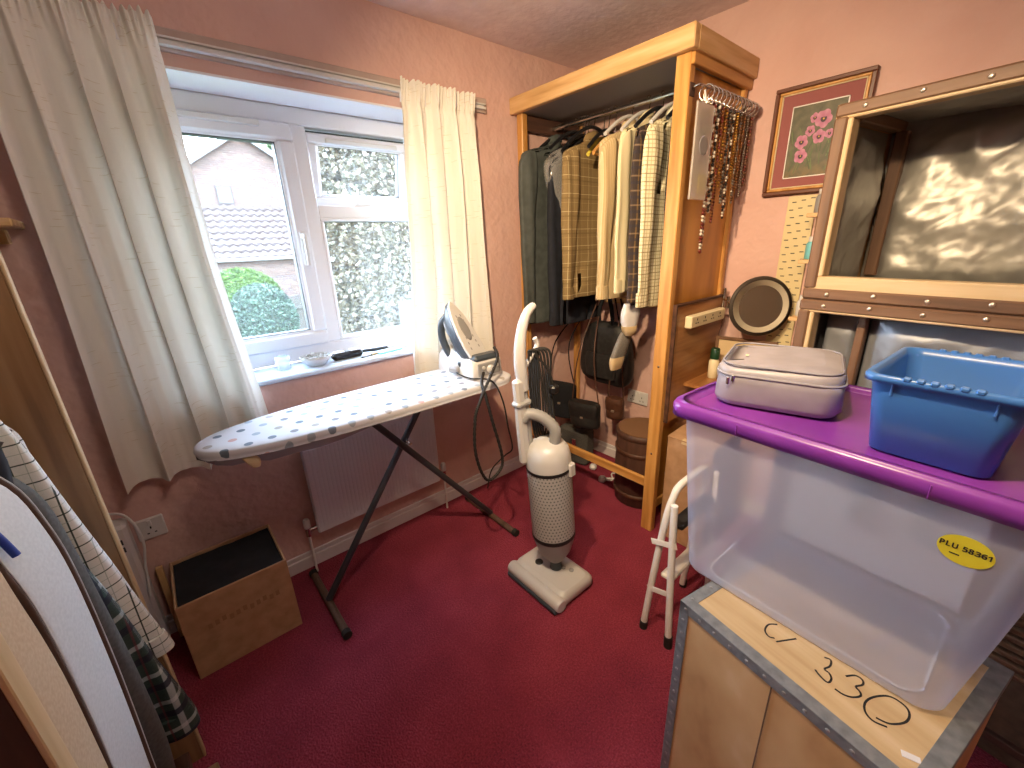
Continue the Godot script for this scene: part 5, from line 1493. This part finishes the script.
func foil_crate(label, y: float, h: float, front: Vector2, turn: float, m: Material, sd: int, hung := false):
	# own axes: x into the crate, z along the open front, y up
	var o := thing("wooden_crate", label, "crate", Vector3(front.x, y, front.y), turn, "foil-lined crates stacked by the wall", true)
	var D := 0.40; var W := 0.86
	var s := S()
	for q in [[0.0, D, 0.0, 0.012, 0.012, W - 0.012], [0.0, D, h - 0.012, h, 0.012, W - 0.012], [0.0, D, 0.0, h, 0.0, 0.012], [0.0, D, 0.0, h, W - 0.012, W], [D - 0.012, D, 0.0, h, 0.012, W - 0.012]]:
		s = S(); bx(s, q[0], q[1], q[2], q[3], q[4], q[5], 0.001); part("plywood_wall", s, M.plywood_x, o)
	# pale inner battens framing the opening
	var t := 0.030
	for q in [[0.012, 0.045, 0.015, 0.015 + 0.055, 0.012, W - 0.012, "z"], [0.012, 0.045, h - 0.04, h - 0.012, 0.012, W - 0.012, "z"], [0.012, 0.045, 0.07, h - 0.04, 0.030, 0.046, "y"], [0.012, 0.045, 0.07, h - 0.04, W - 0.046, W - 0.030, "y"]]:
		s = S(); bx(s, q[0] - 0.016, q[1], q[2], q[3], q[4], q[5], 0.003); part("inner_batten", s, M["pale_wood_" + q[6]], o)
	# brown edge strips over the corners
	for q in [[0.0, 0.034, 0, W, "z"], [h - 0.034, h, 0, W, "z"]]:
		s = S(); bx(s, -0.008, 0.03, q[0], q[1], q[2], q[3], 0.005); part("edge_strip", s, M["brown_wood_" + q[4]], o)
	for z in [0.0, W - 0.034]:
		s = S(); bx(s, -0.009, 0.03, 0.034, h - 0.034, z, z + 0.034, 0.005); part("edge_strip", s, M.brown_wood_y, o)
	for k in 7:
		for yy in [0.017, h - 0.017]:
			s = S(); ball(s, Vector3(-0.009, yy + 0.004 * (k % 2), 0.07 + k * 0.118), Vector3(0.003, 0.0065, 0.0065), 8, 5); part("rivet", s, M.rivet, o)
	# corner battens inside, then crumpled foil lining
	for z in [0.012, W - 0.045]:
		s = S(); bx(s, D - 0.05, D - 0.012, 0.05, h - 0.045, z + 0.02, z + 0.055, 0.003); part("corner_batten", s, M.brown_wood_y, o)
	s = S(); bx(s, 0.045, D - 0.012, h - 0.045, h - 0.014, 0.016, 0.05, 0.003); part("corner_batten", s, M.brown_wood_x, o)
	s = S(); foil_sheet(s, Vector3(D - 0.014, 0.014, 0.014), Vector3(0, h - 0.03, 0), Vector3(0, 0, W - 0.03), Vector3(-1, 0, 0), sd, 0.05, 50, 70)
	part("foil_back", s, m, o, "crumpled silver foil lining")
	s = S(); foil_sheet(s, Vector3(0.05, 0.014, 0.013), Vector3(0, h - 0.06, 0), Vector3(D - 0.10, 0, 0), Vector3(0, 0, 1), sd + 1, 0.03, 40, 34); part("foil_side", s, m, o)
	s = S(); foil_sheet(s, Vector3(0.05, h - 0.014, 0.05), Vector3(0, 0, W - 0.08), Vector3(D - 0.06, 0, 0), Vector3(0, -1, 0), sd + 2, 0.02, 40, 20); part("foil_top", s, m, o)
	s = S(); foil_sheet(s, Vector3(0.05, 0.014, 0.03), Vector3(0, 0, W - 0.06), Vector3(D - 0.06, 0, 0), Vector3(0, 1, 0), sd + 3, 0.03, 40, 20); part("foil_bottom", s, m, o)
	if hung:
		s = S(); foil_sheet(s, Vector3(0.10, 0.03, 0.05), Vector3(0, h - 0.075, 0), Vector3(0, 0, 0.09), Vector3(-1, 0, 0), sd + 4, 0.02, 34, 12); part("foil_flap", s, m, o)
		s = S(); bx(s, 0.06, 0.09, 0.07, h - 0.04, 0.145, 0.168, 0.003); part("upright_batten", s, M.brown_wood_y, o)
		s = S(); foil_sheet(s, Vector3(0.10, 0.03, 0.17), Vector3(0, h - 0.075, 0), Vector3(0, 0, W - 0.24), Vector3(-1, 0, 0), sd + 5, 0.04, 40, 50); part("foil_flap", s, m, o)

func ribbon(s: SurfaceTool, pts: Array, y: float, w: float):
	var p := []
	for q in pts: p.append(Vector3(q[0], y, q[1]))
	p = spline(p, 6)
	s.set_smooth_group(-1)
	for i in p.size() - 1:
		var d: Vector3 = (p[i + 1] - p[i]).normalized().cross(Vector3.UP) * w
		quad(s, p[i] - d, p[i] + d, p[i + 1] + d, p[i + 1] - d, p[i] - Vector3.UP)

func build_crates():
	var s := S()
	var turn := deg_to_rad(-8.0)
	var K := 0.8046                       # size of the packing case and what stands on it
	var small := Transform3D(Basis().scaled(Vector3.ONE * K), Vector3.ZERO)
	foil_crate("foil-lined open wooden crate, upper one of the stack by the wall", 1.262, 0.545, Vector2(-0.60, 1.492), turn, M.foil, 51)
	foil_crate("dull grey foil-lined open wooden crate, lower one of the stack by the wall", 0.715, 0.545, Vector2(-0.60, 1.490), turn, M.foil_dull, 61, true)
	# slatted brown chest under the stack
	var o := thing("slatted_chest", "dark brown slatted chest under the foil-lined crates", "chest", Vector3(-0.60, 0.0, 1.49), turn, "", true)
	s = S(); bx(s, 0.02, 0.42, 0.0, 0.713, 0.0, 0.88, 0.005); part("body", s, M.cardboard_dark, o)
	for k in 15:
		s = S(); bx(s, -0.002, 0.022, 0.30 + k * 0.027, 0.30 + k * 0.027 + 0.017, 0.01, 0.87, 0.004); part("slat", s, M.brown_wood_z, o)
	s = S(); bx(s, 0.0, 0.02, 0.06, 0.09, 0.0, 0.88, 0.003); part("lower_band", s, M.dark_wood_z, o)

	# plywood flight crate with steel edging and marker writing
	o = thing("plywood_trunk", "plywood packing case with riveted grey steel edges and marker writing", "packing case", Vector3(-1.4363, 0.0, 1.5866), deg_to_rad(-11.35), "", true)
	T = Transform3D(Basis().scaled(Vector3.ONE * K), Vector3(0, 0.65 - 0.45 * K, 0))
	var F := -(0.65 - 0.45 * K) / K
	var H := 0.45; var L := 0.552; var D := 0.50
	s = S(); bx(s, 0.002, D - 0.002, F, H - 0.0015, 0.002, L - 0.002, 0.002); part("case_body", s, M.plywood_face, o)
	s = S(); bx(s, 0.03, D - 0.03, H - 0.002, H, 0.03, L - 0.03, 0.0005); part("lid_panel", s, M.pale_wood_z, o, "pale plywood lid")
	for q in [[0.0, D, 0.0, 0.032], [0.0, D, L - 0.032, L], [0.0, 0.032, 0.032, L - 0.032], [D - 0.032, D, 0.032, L - 0.032]]:
		s = S(); bx(s, q[0] - 0.001, q[1] + 0.001, H - 0.001, H + 0.0015, q[2] - 0.001, q[3] + 0.001, 0.0006); part("lid_edging", s, M.steel, o)
	for q in [[-0.0015, 0.001, H - 0.03, H + 0.001, 0.0, L], [-0.0015, 0.001, F, H, 0.0, 0.03], [-0.0015, 0.001, F, H, L - 0.03, L], [0.0, 0.03, F, H, -0.0015, 0.001], [0.0, D, H - 0.03, H, -0.0015, 0.001], [0.0, D, H - 0.03, H, L - 0.001, L + 0.0015], [0.0, 0.03, F, H, L - 0.001, L + 0.0015]]:
		s = S(); bx(s, q[0], q[1], q[2], q[3], q[4], q[5], 0.0005); part("side_edging", s, M.steel, o)
	s = S(); bx(s, -0.0022, 0.0, F, H - 0.03, 0.27, 0.273, 0.0005); part("panel_joint", s, M.brown_wood_y, o)
	var rv := []
	for k in 12: rv.append([Vector3(-0.002, H - 0.015, 0.02 + k * 0.0465), Vector3(0.002, 0.005, 0.005)])
	for k in 15: rv.append([Vector3(-0.002, H - 0.06 - k * 0.05, 0.015), Vector3(0.002, 0.005, 0.005)])
	for k in 6: rv.append([Vector3(0.03 + k * 0.085, H + 0.002, 0.015), Vector3(0.005, 0.002, 0.005)])
	for q in rv:
		s = S(); ball(s, q[0], q[1], 8, 4); part("rivet", s, M.grey_plastic, o)
	var ink := [[[0.101, 0.456], [0.09, 0.435], [0.098, 0.417], [0.122, 0.408], [0.153, 0.413], [0.183, 0.43], [0.187, 0.455], [0.173, 0.469], [0.145, 0.471], [0.114, 0.456], [0.103, 0.435]], [[0.151, 0.356], [0.173, 0.367], [0.174, 0.381], [0.161, 0.386], [0.143, 0.38], [0.138, 0.39], [0.128, 0.396], [0.109, 0.388], [0.098, 0.374], [0.096, 0.358]], [[0.16, 0.305], [0.166, 0.317], [0.147, 0.324], [0.127, 0.321], [0.126, 0.332], [0.115, 0.342], [0.098, 0.342], [0.1, 0.324], [0.107, 0.31]], [[0.101, 0.219], [0.155, 0.241]], [[0.156, 0.191], [0.136, 0.179], [0.11, 0.184], [0.1, 0.2], [0.108, 0.211]], [[0.459, 0.411], [0.44, 0.404], [0.407, 0.406], [0.413, 0.42], [0.383, 0.417], [0.387, 0.434]], [[0.465, 0.387], [0.346, 0.353]], [[0.465, 0.346], [0.438, 0.336], [0.401, 0.342], [0.391, 0.325], [0.397, 0.305], [0.437, 0.311]], [[0.282, 0.331], [0.319, 0.373], [0.294, 0.343], [0.352, 0.368]], [[0.316, 0.397], [0.343, 0.436], [0.305, 0.428], [0.285, 0.411]]]
	for k in ink:
		s = S(); ribbon(s, k, H + 0.0004, 0.0023); part("marker_stroke", s, M.marker, o, "black marker stroke")
	s = S(); box(s, Vector3(0.075, H + 0.0008, 0.505), Vector3(0.014, 0.001, 0.03), 0.0003, Basis(Vector3.UP, 0.5)); part("torn_paper", s, M.white_cloth, o)

	# big translucent storage box with purple lid
	o = thing("storage_box", "large milky clear plastic storage box with a purple lid", "storage box", Vector3(-1.3301, 0.6528, 1.5536), deg_to_rad(-3.7), "", true)
	T = small
	var rings := []
	for l in [[0.0, 0.012, 0.045], [0.003, 0.004, 0.05], [0.012, 0.0, 0.05], [0.25, -0.018, 0.05], [0.50, -0.036, 0.05], [0.535, -0.039, 0.05]]:
		var r := []
		for q in rounded_rect(0.0 + l[1], 0.40 - l[1], -0.028 + l[1] * 1.1, 0.582 - l[1] * 1.6, l[2], 6): r.append(Vector3(q.x, l[0], q.y))
		rings.append(r)
	s = S(); loft(s, rings, false)
	var m := Vector3(0.2, 0, 0.29)
	for i in rings[0].size(): tri(s, m, rings[0][i], rings[0][(i + 1) % rings[0].size()], m + Vector3(0, 1, 0))
	part("tub", s, M.milky_plastic, o, "milky translucent tub")
	# moulded ribs round the foot and the inner step
	s = S()
	var rib := []
	for q in rounded_rect(0.03, 0.37, 0.035, 0.542, 0.045, 6): rib.append(Vector3(q.x, 0.004, q.y))
	rib.append(rib[0])
	tube(s, rib, 0.0035, 6)
	rib = []
	for q in rounded_rect(-0.005, 0.405, -0.01, 0.587, 0.05, 6): rib.append(Vector3(q.x, 0.10, q.y))
	part("foot_rib", s, M.milky_rib, o)
	# a large printed sheet lying inside against the far side
	s = S(); box(s, Vector3(0.37, 0.24, 0.33), Vector3(0.004, 0.40, 0.44), 0.001, Basis(Vector3.BACK, -0.05)); var sh := part("paper_insert", s, mat(C("dbd5d3"), 0.8), o, "pale printed sheet inside the box")
	s = S()
	for k in 12: box(s, Vector3(0.356, 0.38 - k * 0.018, 0.30 + 0.006 * (k % 3)), Vector3(0.002, 0.005, 0.07), 0.0003)
	for k in 10: box(s, Vector3(0.356, 0.38 - k * 0.02, 0.44), Vector3(0.002, 0.005, 0.05 + 0.01 * (k % 2)), 0.0003)
	part("printed_lines", s, mat(C("6d6e76"), 0.8), sh)
	# lid
	rings = []
	for l in [[0.528, 0.0], [0.530, -0.006], [0.560, -0.006], [0.570, 0.0], [0.572, 0.012], [0.566, 0.03], [0.558, 0.036]]:
		var r := []
		for q in rounded_rect(-0.052 + l[1], 0.455 - l[1], -0.095 + l[1], 0.675 - l[1], 0.05, 6): r.append(Vector3(q.x, l[0], q.y))
		rings.append(r)
	s = S(); loft(s, rings, false)
	m = Vector3(0.2, 0.556, 0.29)
	var lr: Array = rings[rings.size() - 1]
	s.set_smooth_group(3)
	for i in lr.size(): tri(s, m, lr[i], lr[(i + 1) % lr.size()], m - Vector3(0, 1, 0))
	var lid := part("lid", s, M.purple, o, "purple plastic lid")
	s = S()
	for z in [0.10, 0.46]: box(s, Vector3(-0.0575, 0.545, z), Vector3(0.004, 0.03, 0.003), 0.0008)
	part("hinge_mark", s, M.purple, lid)
	# yellow price sticker on the front
	var keep := T
	T = keep * Transform3D(Basis(Vector3(0, 0, 1), Vector3(-0.07, 1, 0).normalized(), Vector3(-1, -0.07, 0).normalized()), Vector3(-0.0325, 0.440, 0.527))
	s = S(); s.set_smooth_group(-1)
	for i in 36:
		var a := TAU * i / 36; var b := TAU * (i + 1) / 36
		tri(s, Vector3(0, 0, 0.001), Vector3(cos(a) * 0.038, sin(a) * 0.032, 0.001), Vector3(cos(b) * 0.038, sin(b) * 0.032, 0.001), Vector3(0, 0, -1))
	var st := part("price_sticker", s, M.sticker, o, "yellow oval sticker reading PLU 58361")
	var txt := TextMesh.new()
	txt.text = "PLU 58361"
	var fnt := SystemFont.new(); fnt.font_names = PackedStringArray(["Droid Sans"]); fnt.font_weight = 700
	txt.font = fnt
	txt.font_size = 16
	txt.pixel_size = 0.00092
	txt.depth = 0.0004
	var ti := MeshInstance3D.new()
	ti.name = "sticker_lettering"
	ti.mesh = txt
	ti.material_override = M.marker
	st.add_child(ti, true)
	ti.transform = T * Transform3D(Basis(), Vector3(0, 0.004, 0.0016))
	s = S(); box(s, Vector3(-0.012, -0.013, 0.0014), Vector3(0.014, 0.0028, 0.0004), 0.0001); part("small_print", s, M.marker, st)
	T = keep

	# grey zipped bag on the lid
	o = thing("zipped_bag", "silver-grey zipped cosmetic bag lying on the purple lid", "bag", Vector3(-1.1587, 1.1042, 1.6268), deg_to_rad(14.0), "", true)
	T = small
	rings = []
	for l in [[0.0, 0.022], [0.004, 0.008], [0.02, 0.0], [0.07, 0.002], [0.088, 0.0], [0.094, 0.003], [0.098, 0.002], [0.112, 0.006], [0.120, 0.022], [0.122, 0.05]]:
		var r := []
		for q in rounded_rect(-0.15 + l[1], 0.15 - l[1], -0.145 + l[1], 0.145 - l[1], 0.05, 7): 
			var wob: float = 0.003 * sin(q.x * 40 + l[0] * 60) + 0.003 * sin(q.y * 33)
			r.append(Vector3(q.x + wob, l[0] + (0.004 * sin(q.y * 20.0) if l[0] > 0.1 else 0.0), q.y - wob))
		rings.append(r)
	s = S(); loft(s, rings, true); part("body", s, M.bag_grey, o)
	var zr := []
	for q in rounded_rect(-0.151, 0.151, -0.146, 0.146, 0.05, 7): zr.append(Vector3(q.x, 0.0915, q.y))
	zr.append(zr[0])
	s = S(); tube(s, zr, 0.0035, 6); part("zip", s, M.bag_trim, o)
	zr = []
	for q in rounded_rect(-0.141, 0.141, -0.136, 0.136, 0.05, 7): zr.append(Vector3(q.x, 0.1185, q.y))
	zr.append(zr[0])
	s = S(); tube(s, zr, 0.003, 6); part("piping", s, M.bag_trim, o)
	s = S(); box(s, Vector3(-0.152, 0.083, -0.10), Vector3(0.005, 0.02, 0.008), 0.002); box(s, Vector3(-0.153, 0.075, -0.112), Vector3(0.005, 0.022, 0.008), 0.002); part("zip_pull", s, M.chrome, o)
	s = S(); box(s, Vector3(-0.04, 0.1235, -0.085), Vector3(0.02, 0.0012, 0.008), 0.0004); part("stitched_mark", s, M.cream_plastic, o)

	# blue tub on the lid
	o = thing("blue_tub", "blue plastic storage tub standing on the purple lid", "tub", Vector3(-1.3341, 1.1034, 1.8135), deg_to_rad(-3.7), "", true)
	T = small
	rings = []
	var shape := [[0.0, 0.020], [0.003, 0.014], [0.15, -0.004], [0.158, -0.004], [0.160, -0.016], [0.172, -0.016], [0.176, -0.012], [0.174, -0.004], [0.158, 0.001], [0.012, 0.017], [0.006, 0.024]]
	for l in shape:
		var r := []
		for q in rounded_rect(0.0 + l[1], 0.29 - l[1], 0.0 + l[1], 0.215 - l[1], 0.028, 6): r.append(Vector3(q.x, l[0], q.y))
		rings.append(r)
	s = S(); s.set_smooth_group(0)
	for i in rings.size() - 1:
		var n: int = rings[i].size()
		for j in n:
			var k := (j + 1) % n
			var out := i < 6
			var mid := Vector3(0.145, (rings[i][j].y + rings[i + 1][j].y) / 2, 0.107)
			var ins: Vector3 = mid if out else rings[i][j] * 2.0 - mid
			quad(s, rings[i][j], rings[i][k], rings[i + 1][k], rings[i + 1][j], ins)
	var lo: Array = rings[0]; var up: Array = rings[rings.size() - 1]
	s.set_smooth_group(4)
	for j in lo.size():
		tri(s, Vector3(0.145, 0.0, 0.107), lo[j], lo[(j + 1) % lo.size()], Vector3(0.145, 1, 0.107))
		tri(s, Vector3(0.145, 0.006, 0.107), up[j], up[(j + 1) % up.size()], Vector3(0.145, -1, 0.107))
	part("tub_body", s, M.blue_plastic, o)
	for x in [-0.012, 0.302]:
		for k in 6:
			s = S(); box(s, Vector3(x, 0.174, 0.055 + k * 0.02), Vector3(0.012, 0.010, 0.014), 0.003); part("grip_rib", s, M.blue_plastic, o)
	for z in [0.035, 0.18]:
		s = S(); box(s, Vector3(-0.002, 0.145, z), Vector3(0.01, 0.025, 0.004), 0.001); part("gusset", s, M.blue_plastic, o)

# ------------------------------------------------------------------ open rail of clothes on the left
func build_left_wardrobe():
	var s := S()
	var o := thing("clothes_rail_unit", "open wooden hanging unit with a pale-edged side board on the left", "wardrobe", Vector3(-2.7, 0.0, 1.0))
	s = S(); bx(s, -2.99, -2.434, 0.0, 2.1, 0.61, 0.634, 0.002); part("side_board", s, M.left_panel_y, o, "brown side board with a knot")
	s = S(); bx(s, -2.434, -2.428, 0.0, 2.1, 0.608, 0.636, 0.002); part("board_edge", s, M.pale_wood_y, o, "pale front edge of the side board")
	s = S(); bx(s, -2.99, -2.4365, 0.0, 2.1, 1.318, 1.347, 0.001); part("divider", s, M.dark_wood_y, o, "dark brown divider")
	s = S(); bx(s, -2.4365, -2.430, 0.0, 2.1, 1.310, 1.348, 0.0015); part("front_post", s, M.pale_wood_y, o, "pale pine front post")
	s = S(); rod(s, Vector3(-2.70, 1.30, 0.634), Vector3(-2.70, 1.30, 1.318), 0.0125, 14); part("hanging_rail", s, M.chrome, o)
	s = S(); ball(s, Vector3(-2.512, 1.005, 0.6345), Vector3(0.014, 0.028, 0.0015), 14, 8); part("knot", s, M.dark_wood_y, o, "dark knot in the board")
	s = S(); bx(s, -2.99, -2.46, 0.02, 0.06, 0.634, 1.322, 0.003); part("plinth", s, M.dark_wood_z, o)
	s = S(); bx(s, -2.45, -2.40, 0.0, 0.03, 0.70, 0.78, 0.004); part("foot", s, M.left_panel_z, o)
	var G := "clothes on the left-hand rail"
	var X := -2.70
	var hg := "hangers on the left-hand rail"
	for q in [[0.70, "hanger under the white windowpane shirt"], [0.775, "hanger under the green tartan shirt"], [0.865, "hanger under the charcoal jacket"], [0.975, "hanger under the navy coat"], [1.098, "hanger inside the white garment cover"], [1.237, "hanger inside the cream garment cover"]]:
		hanger(q[1], q[0], M.black, X, 1.30, 0.40, 0.10, 0.0, hg)
	# outlines: [y, back x, front x, half thickness]
	var item := func(called, label, cat, z: float, rows: Array, m: Material, sd: float) -> Node3D:
		var q := thing(called, label, cat, Vector3(X, rows[rows.size() - 1][0], z), 0.0, G)
		var st := S()
		pillow(st, rows, z, 0.004, 55.0, sd)
		part("body", st, m, q)
		return q
	var b: Node3D = item.call("windowpane_shirt", "white shirt with dark windowpane checks hanging next to the side board", "shirt", 0.705, [[1.235, -2.76, -2.62, 0.012], [1.215, -2.84, -2.55, 0.016], [1.165, -2.90, -2.502, 0.02], [1.10, -2.91, -2.487, 0.022], [0.9, -2.90, -2.50, 0.022], [0.65, -2.90, -2.50, 0.024], [0.42, -2.89, -2.51, 0.02]], M.window_pane_check, 0.5)
	s = S(); pillow(s, [[1.18, -2.55, -2.503, 0.014], [1.10, -2.565, -2.484, 0.02], [1.0, -2.555, -2.468, 0.022], [0.845, -2.53, -2.446, 0.022], [0.664, -2.50, -2.420, 0.020], [0.56, -2.475, -2.402, 0.02], [0.51, -2.462, -2.395, 0.018]], 0.712, 0.003, 90.0, 1.0); var sl := part("sleeve", s, M.window_pane_check, b)
	s = S(); pillow(s, [[0.56, -2.478, -2.399, 0.022], [0.53, -2.472, -2.394, 0.022], [0.505, -2.466, -2.391, 0.021]], 0.712, 0.002); part("cuff", s, M.window_pane_check, sl)
	b = item.call("tartan_shirt", "dark green and white tartan shirt hanging between white checks and charcoal", "shirt", 0.775, [[1.235, -2.76, -2.62, 0.012], [1.21, -2.84, -2.56, 0.016], [1.15, -2.90, -2.53, 0.02], [0.9, -2.90, -2.52, 0.022], [0.6, -2.90, -2.52, 0.024], [0.35, -2.89, -2.53, 0.02]], M.tartan, 1.5)
	s = S(); pillow(s, [[1.15, -2.57, -2.53, 0.014], [1.05, -2.57, -2.495, 0.022], [0.9, -2.55, -2.472, 0.024], [0.7, -2.52, -2.442, 0.026], [0.5, -2.485, -2.412, 0.03], [0.40, -2.47, -2.397, 0.03], [0.345, -2.462, -2.392, 0.024]], 0.785, 0.005, 110.0, 2.0); sl = part("sleeve", s, M.tartan, b)
	s = S(); pillow(s, [[0.375, -2.475, -2.392, 0.03], [0.34, -2.475, -2.388, 0.03], [0.305, -2.47, -2.388, 0.028]], 0.785, 0.002); part("cuff", s, M.tartan, sl)
	b = item.call("charcoal_jacket", "charcoal wool jacket hanging next to the white garment cover", "jacket", 0.865, [[1.235, -2.76, -2.62, 0.014], [1.21, -2.84, -2.55, 0.022], [1.14, -2.90, -2.50, 0.03], [0.95, -2.90, -2.49, 0.034], [0.6, -2.90, -2.49, 0.036], [0.25, -2.90, -2.50, 0.034]], M.charcoal, 2.5)
	s = S(); pillow(s, [[1.18, -2.55, -2.515, 0.02], [1.08, -2.565, -2.462, 0.034], [0.95, -2.56, -2.448, 0.04], [0.75, -2.55, -2.440, 0.04], [0.55, -2.54, -2.436, 0.038], [0.40, -2.535, -2.438, 0.036], [0.30, -2.53, -2.445, 0.034]], 0.885, 0.004, 50.0, 3.0); part("sleeve", s, M.charcoal, b)
	item.call("navy_coat", "plain navy coat whose shoulder shows above the white garment cover", "coat", 0.985, [[1.26, -2.78, -2.60, 0.014], [1.245, -2.86, -2.49, 0.02], [1.20, -2.91, -2.452, 0.024], [1.09, -2.91, -2.462, 0.026], [0.9, -2.90, -2.48, 0.026], [0.4, -2.90, -2.50, 0.026]], M.navy, 3.5)
	# cloth garment covers with brown bound edges: box-shaped, the bound seams run down both front corners
	for q in [["white cloth garment cover with brown bound edges hanging on the left rail", 1.098, 0.066, M.white_cover, [[1.235, -2.56], [1.215, -2.50], [1.158, -2.457], [1.08, -2.441], [0.985, -2.435], [0.81, -2.437], [0.65, -2.443], [0.50, -2.450], [0.30, -2.456]]], ["cream cloth garment cover with brown bound edges beside the pale post", 1.237, 0.064, M.cream_cover, [[1.225, -2.56], [1.20, -2.495], [1.14, -2.456], [1.05, -2.448], [0.92, -2.444], [0.78, -2.446], [0.65, -2.450], [0.5, -2.456], [0.30, -2.462]]]]:
		var z: float = q[1]; var ht: float = q[2]
		var rows := []
		rows.append([1.25, -2.78, -2.62, ht * 0.8])
		for p in q[4]: rows.append([p[0], -5.4 - p[1], p[1], ht])
		b = thing("garment_cover", q[0], "garment cover", Vector3(X, 0.3, z), 0.0, G)
		s = S(); pillow(s, rows, z, 0.0015, 40.0, 4.0, 0.0, 0.22, 0.22, 0.010 if z < 1.15 else 0.002); part("cloth", s, q[3], b)
		for dz in ([-1.0, 1.0] if z < 1.15 else [1.0]):
			s = S()
			var path := []
			for p in q[4]: path.append(Vector3(p[1] - 0.0035 - dz * (0.010 if z < 1.15 else 0.002), p[0], z + dz * (ht - 0.003)))
			tube(s, spline(path, 5), 0.0048, 8); var be := part("bound_edge", s, M.binding, b, "brown bound edge")
			s = S()
			path = []
			for p in q[4]: path.append(Vector3(p[1] + 0.0005 - dz * (0.010 if z < 1.15 else 0.002), p[0], z + dz * (ht - 0.003) - 0.0055))
			tube(s, spline(path, 5), 0.0012, 5); part("piping", s, M.white_cover, be)
		if z < 1.15:
			s = S(); tube(s, spline([Vector3(-2.49, 1.21, z + 0.045), Vector3(-2.456, 1.155, z + 0.047), Vector3(-2.441, 1.10, z + 0.05)]), 0.005, 6); part("blue_ribbon", s, M.blue_ribbon, b, "blue ribbon")

# ------------------------------------------------------------------ on the carpet
func build_floor_things():
	var s := S()
	var o := thing("cardboard_carton", "open cardboard carton with black cloth inside, under the ironing board's nose", "carton", Vector3(-2.24, 0.0, 0.18))
	for q in [[-2.415, -2.065, 0.0, 0.33, 0.322, 0.33], [-2.415, -2.065, 0.0, 0.33, 0.03, 0.038], [-2.415, -2.407, 0.0, 0.33, 0.038, 0.322], [-2.073, -2.065, 0.0, 0.33, 0.038, 0.322], [-2.407, -2.073, 0.0, 0.008, 0.038, 0.322]]:
		s = S(); bx(s, q[0], q[1], q[2], q[3], q[4], q[5], 0.002); part("carton_wall", s, M.cardboard, o)
	s = S(); s.set_smooth_group(0)
	var f := FastNoiseLite.new(); f.seed = 4; f.frequency = 7.0
	var p := []
	for i in 21:
		var row := []
		for j in 19: 
			var x: float = lerp(-2.406, -2.074, i / 20.0); var z: float = lerp(0.039, 0.321, j / 18.0)
			row.append(Vector3(x, 0.318 + 0.006 * f.get_noise_2d(x, z), z))
		p.append(row)
	for i in 20:
		for j in 18: quad(s, p[i][j], p[i + 1][j], p[i + 1][j + 1], p[i][j + 1], Vector3(-2.2, 0, 0.2))
	part("cloth_lining", s, M.black_cloth, o, "black-navy cloth filling the carton")
	s = S()
	for k in 11: box(s, Vector3(-2.34 + k * 0.022, 0.20 + 0.004 * (k % 3), 0.3305), Vector3(0.013, 0.022, 0.0006), 0.0002)
	part("faint_lettering", s, mat(C("937050"), 0.85), o)
	o = thing("tall_cardboard_box", "tall brown cardboard box beside the pine wardrobe's leg", "box", Vector3(-0.34, 0.0, 1.13))
	s = S(); bx(s, -0.50, -0.20, 0.0, 0.56, 1.02, 1.24, 0.004); part("body", s, M.cardboard, o)
	for q in [[-0.50, -0.36, 0.16], [-0.35, -0.20, -0.14]]:
		s = S(); box(s, Vector3((q[0] + q[1]) / 2, 0.566, 1.13), Vector3(0.145, 0.006, 0.22), 0.001, Basis(Vector3.BACK, q[2] * 0.4)); part("flap", s, M.cardboard, o)
	s = S(); bx(s, -0.501, -0.36, 0.545, 0.566, 1.09, 1.14, 0.0005); part("packing_tape", s, M.tan, o)
	# white folding step stool
	o = thing("step_stool", "white tubular folding step stool standing beside the plywood case", "step stool", Vector3(-0.9, 0.0, 1.33))
	var w := 0.30
	s = S()
	tube(s, spline([Vector3(-1.045, 0.02, 1.280), Vector3(-1.035, 0.30, 1.300), Vector3(-1.022, 0.52, 1.318), Vector3(-1.0, 0.60, 1.325), Vector3(-0.96, 0.635, 1.327), Vector3(-0.80, 0.635, 1.327), Vector3(-0.76, 0.60, 1.325), Vector3(-0.745, 0.52, 1.318), Vector3(-0.745, 0.30, 1.300), Vector3(-0.745, 0.02, 1.280)], 6), 0.0125, 12)
	part("hoop_frame", s, M.white_paint, o)
	for x in [-1.05, -0.74]:
		s = S(); tube(s, [Vector3(x, 0.025, 1.388), Vector3(x, 0.3, 1.372), Vector3(x + 0.012, 0.60, 1.352)], 0.0125, 12); part("rear_leg", s, M.white_paint, o)
		s = S(); rod(s, Vector3(x, 0.0, 1.389), Vector3(x, 0.05, 1.387), 0.016, 12); part("rubber_foot", s, M.black_rubber, o)
		s = S(); rod(s, Vector3(x + 0.005, 0.0, 1.280), Vector3(x + 0.005, 0.035, 1.2805), 0.015, 12); part("rubber_foot", s, M.black_rubber, o)
		for y in [[0.19, 0.25], [0.40, 0.47]]:
			s = S(); box(s, Vector3(x + 0.003, (y[0] + y[1]) / 2, 1.332), Vector3(0.004, 0.022, 0.10), 0.001, Basis(Vector3.RIGHT, -0.3)); part("stay", s, M.white_paint, o)
	s = S(); bx(s, -1.01, -0.76, 0.49, 0.512, 1.325, 1.375, 0.006); part("tread", s, M.black_rubber, o, "black ribbed tread")
	s = S(); bx(s, -1.01, -0.76, 0.25, 0.27, 1.31, 1.36, 0.006); part("tread", s, M.white_paint, o)
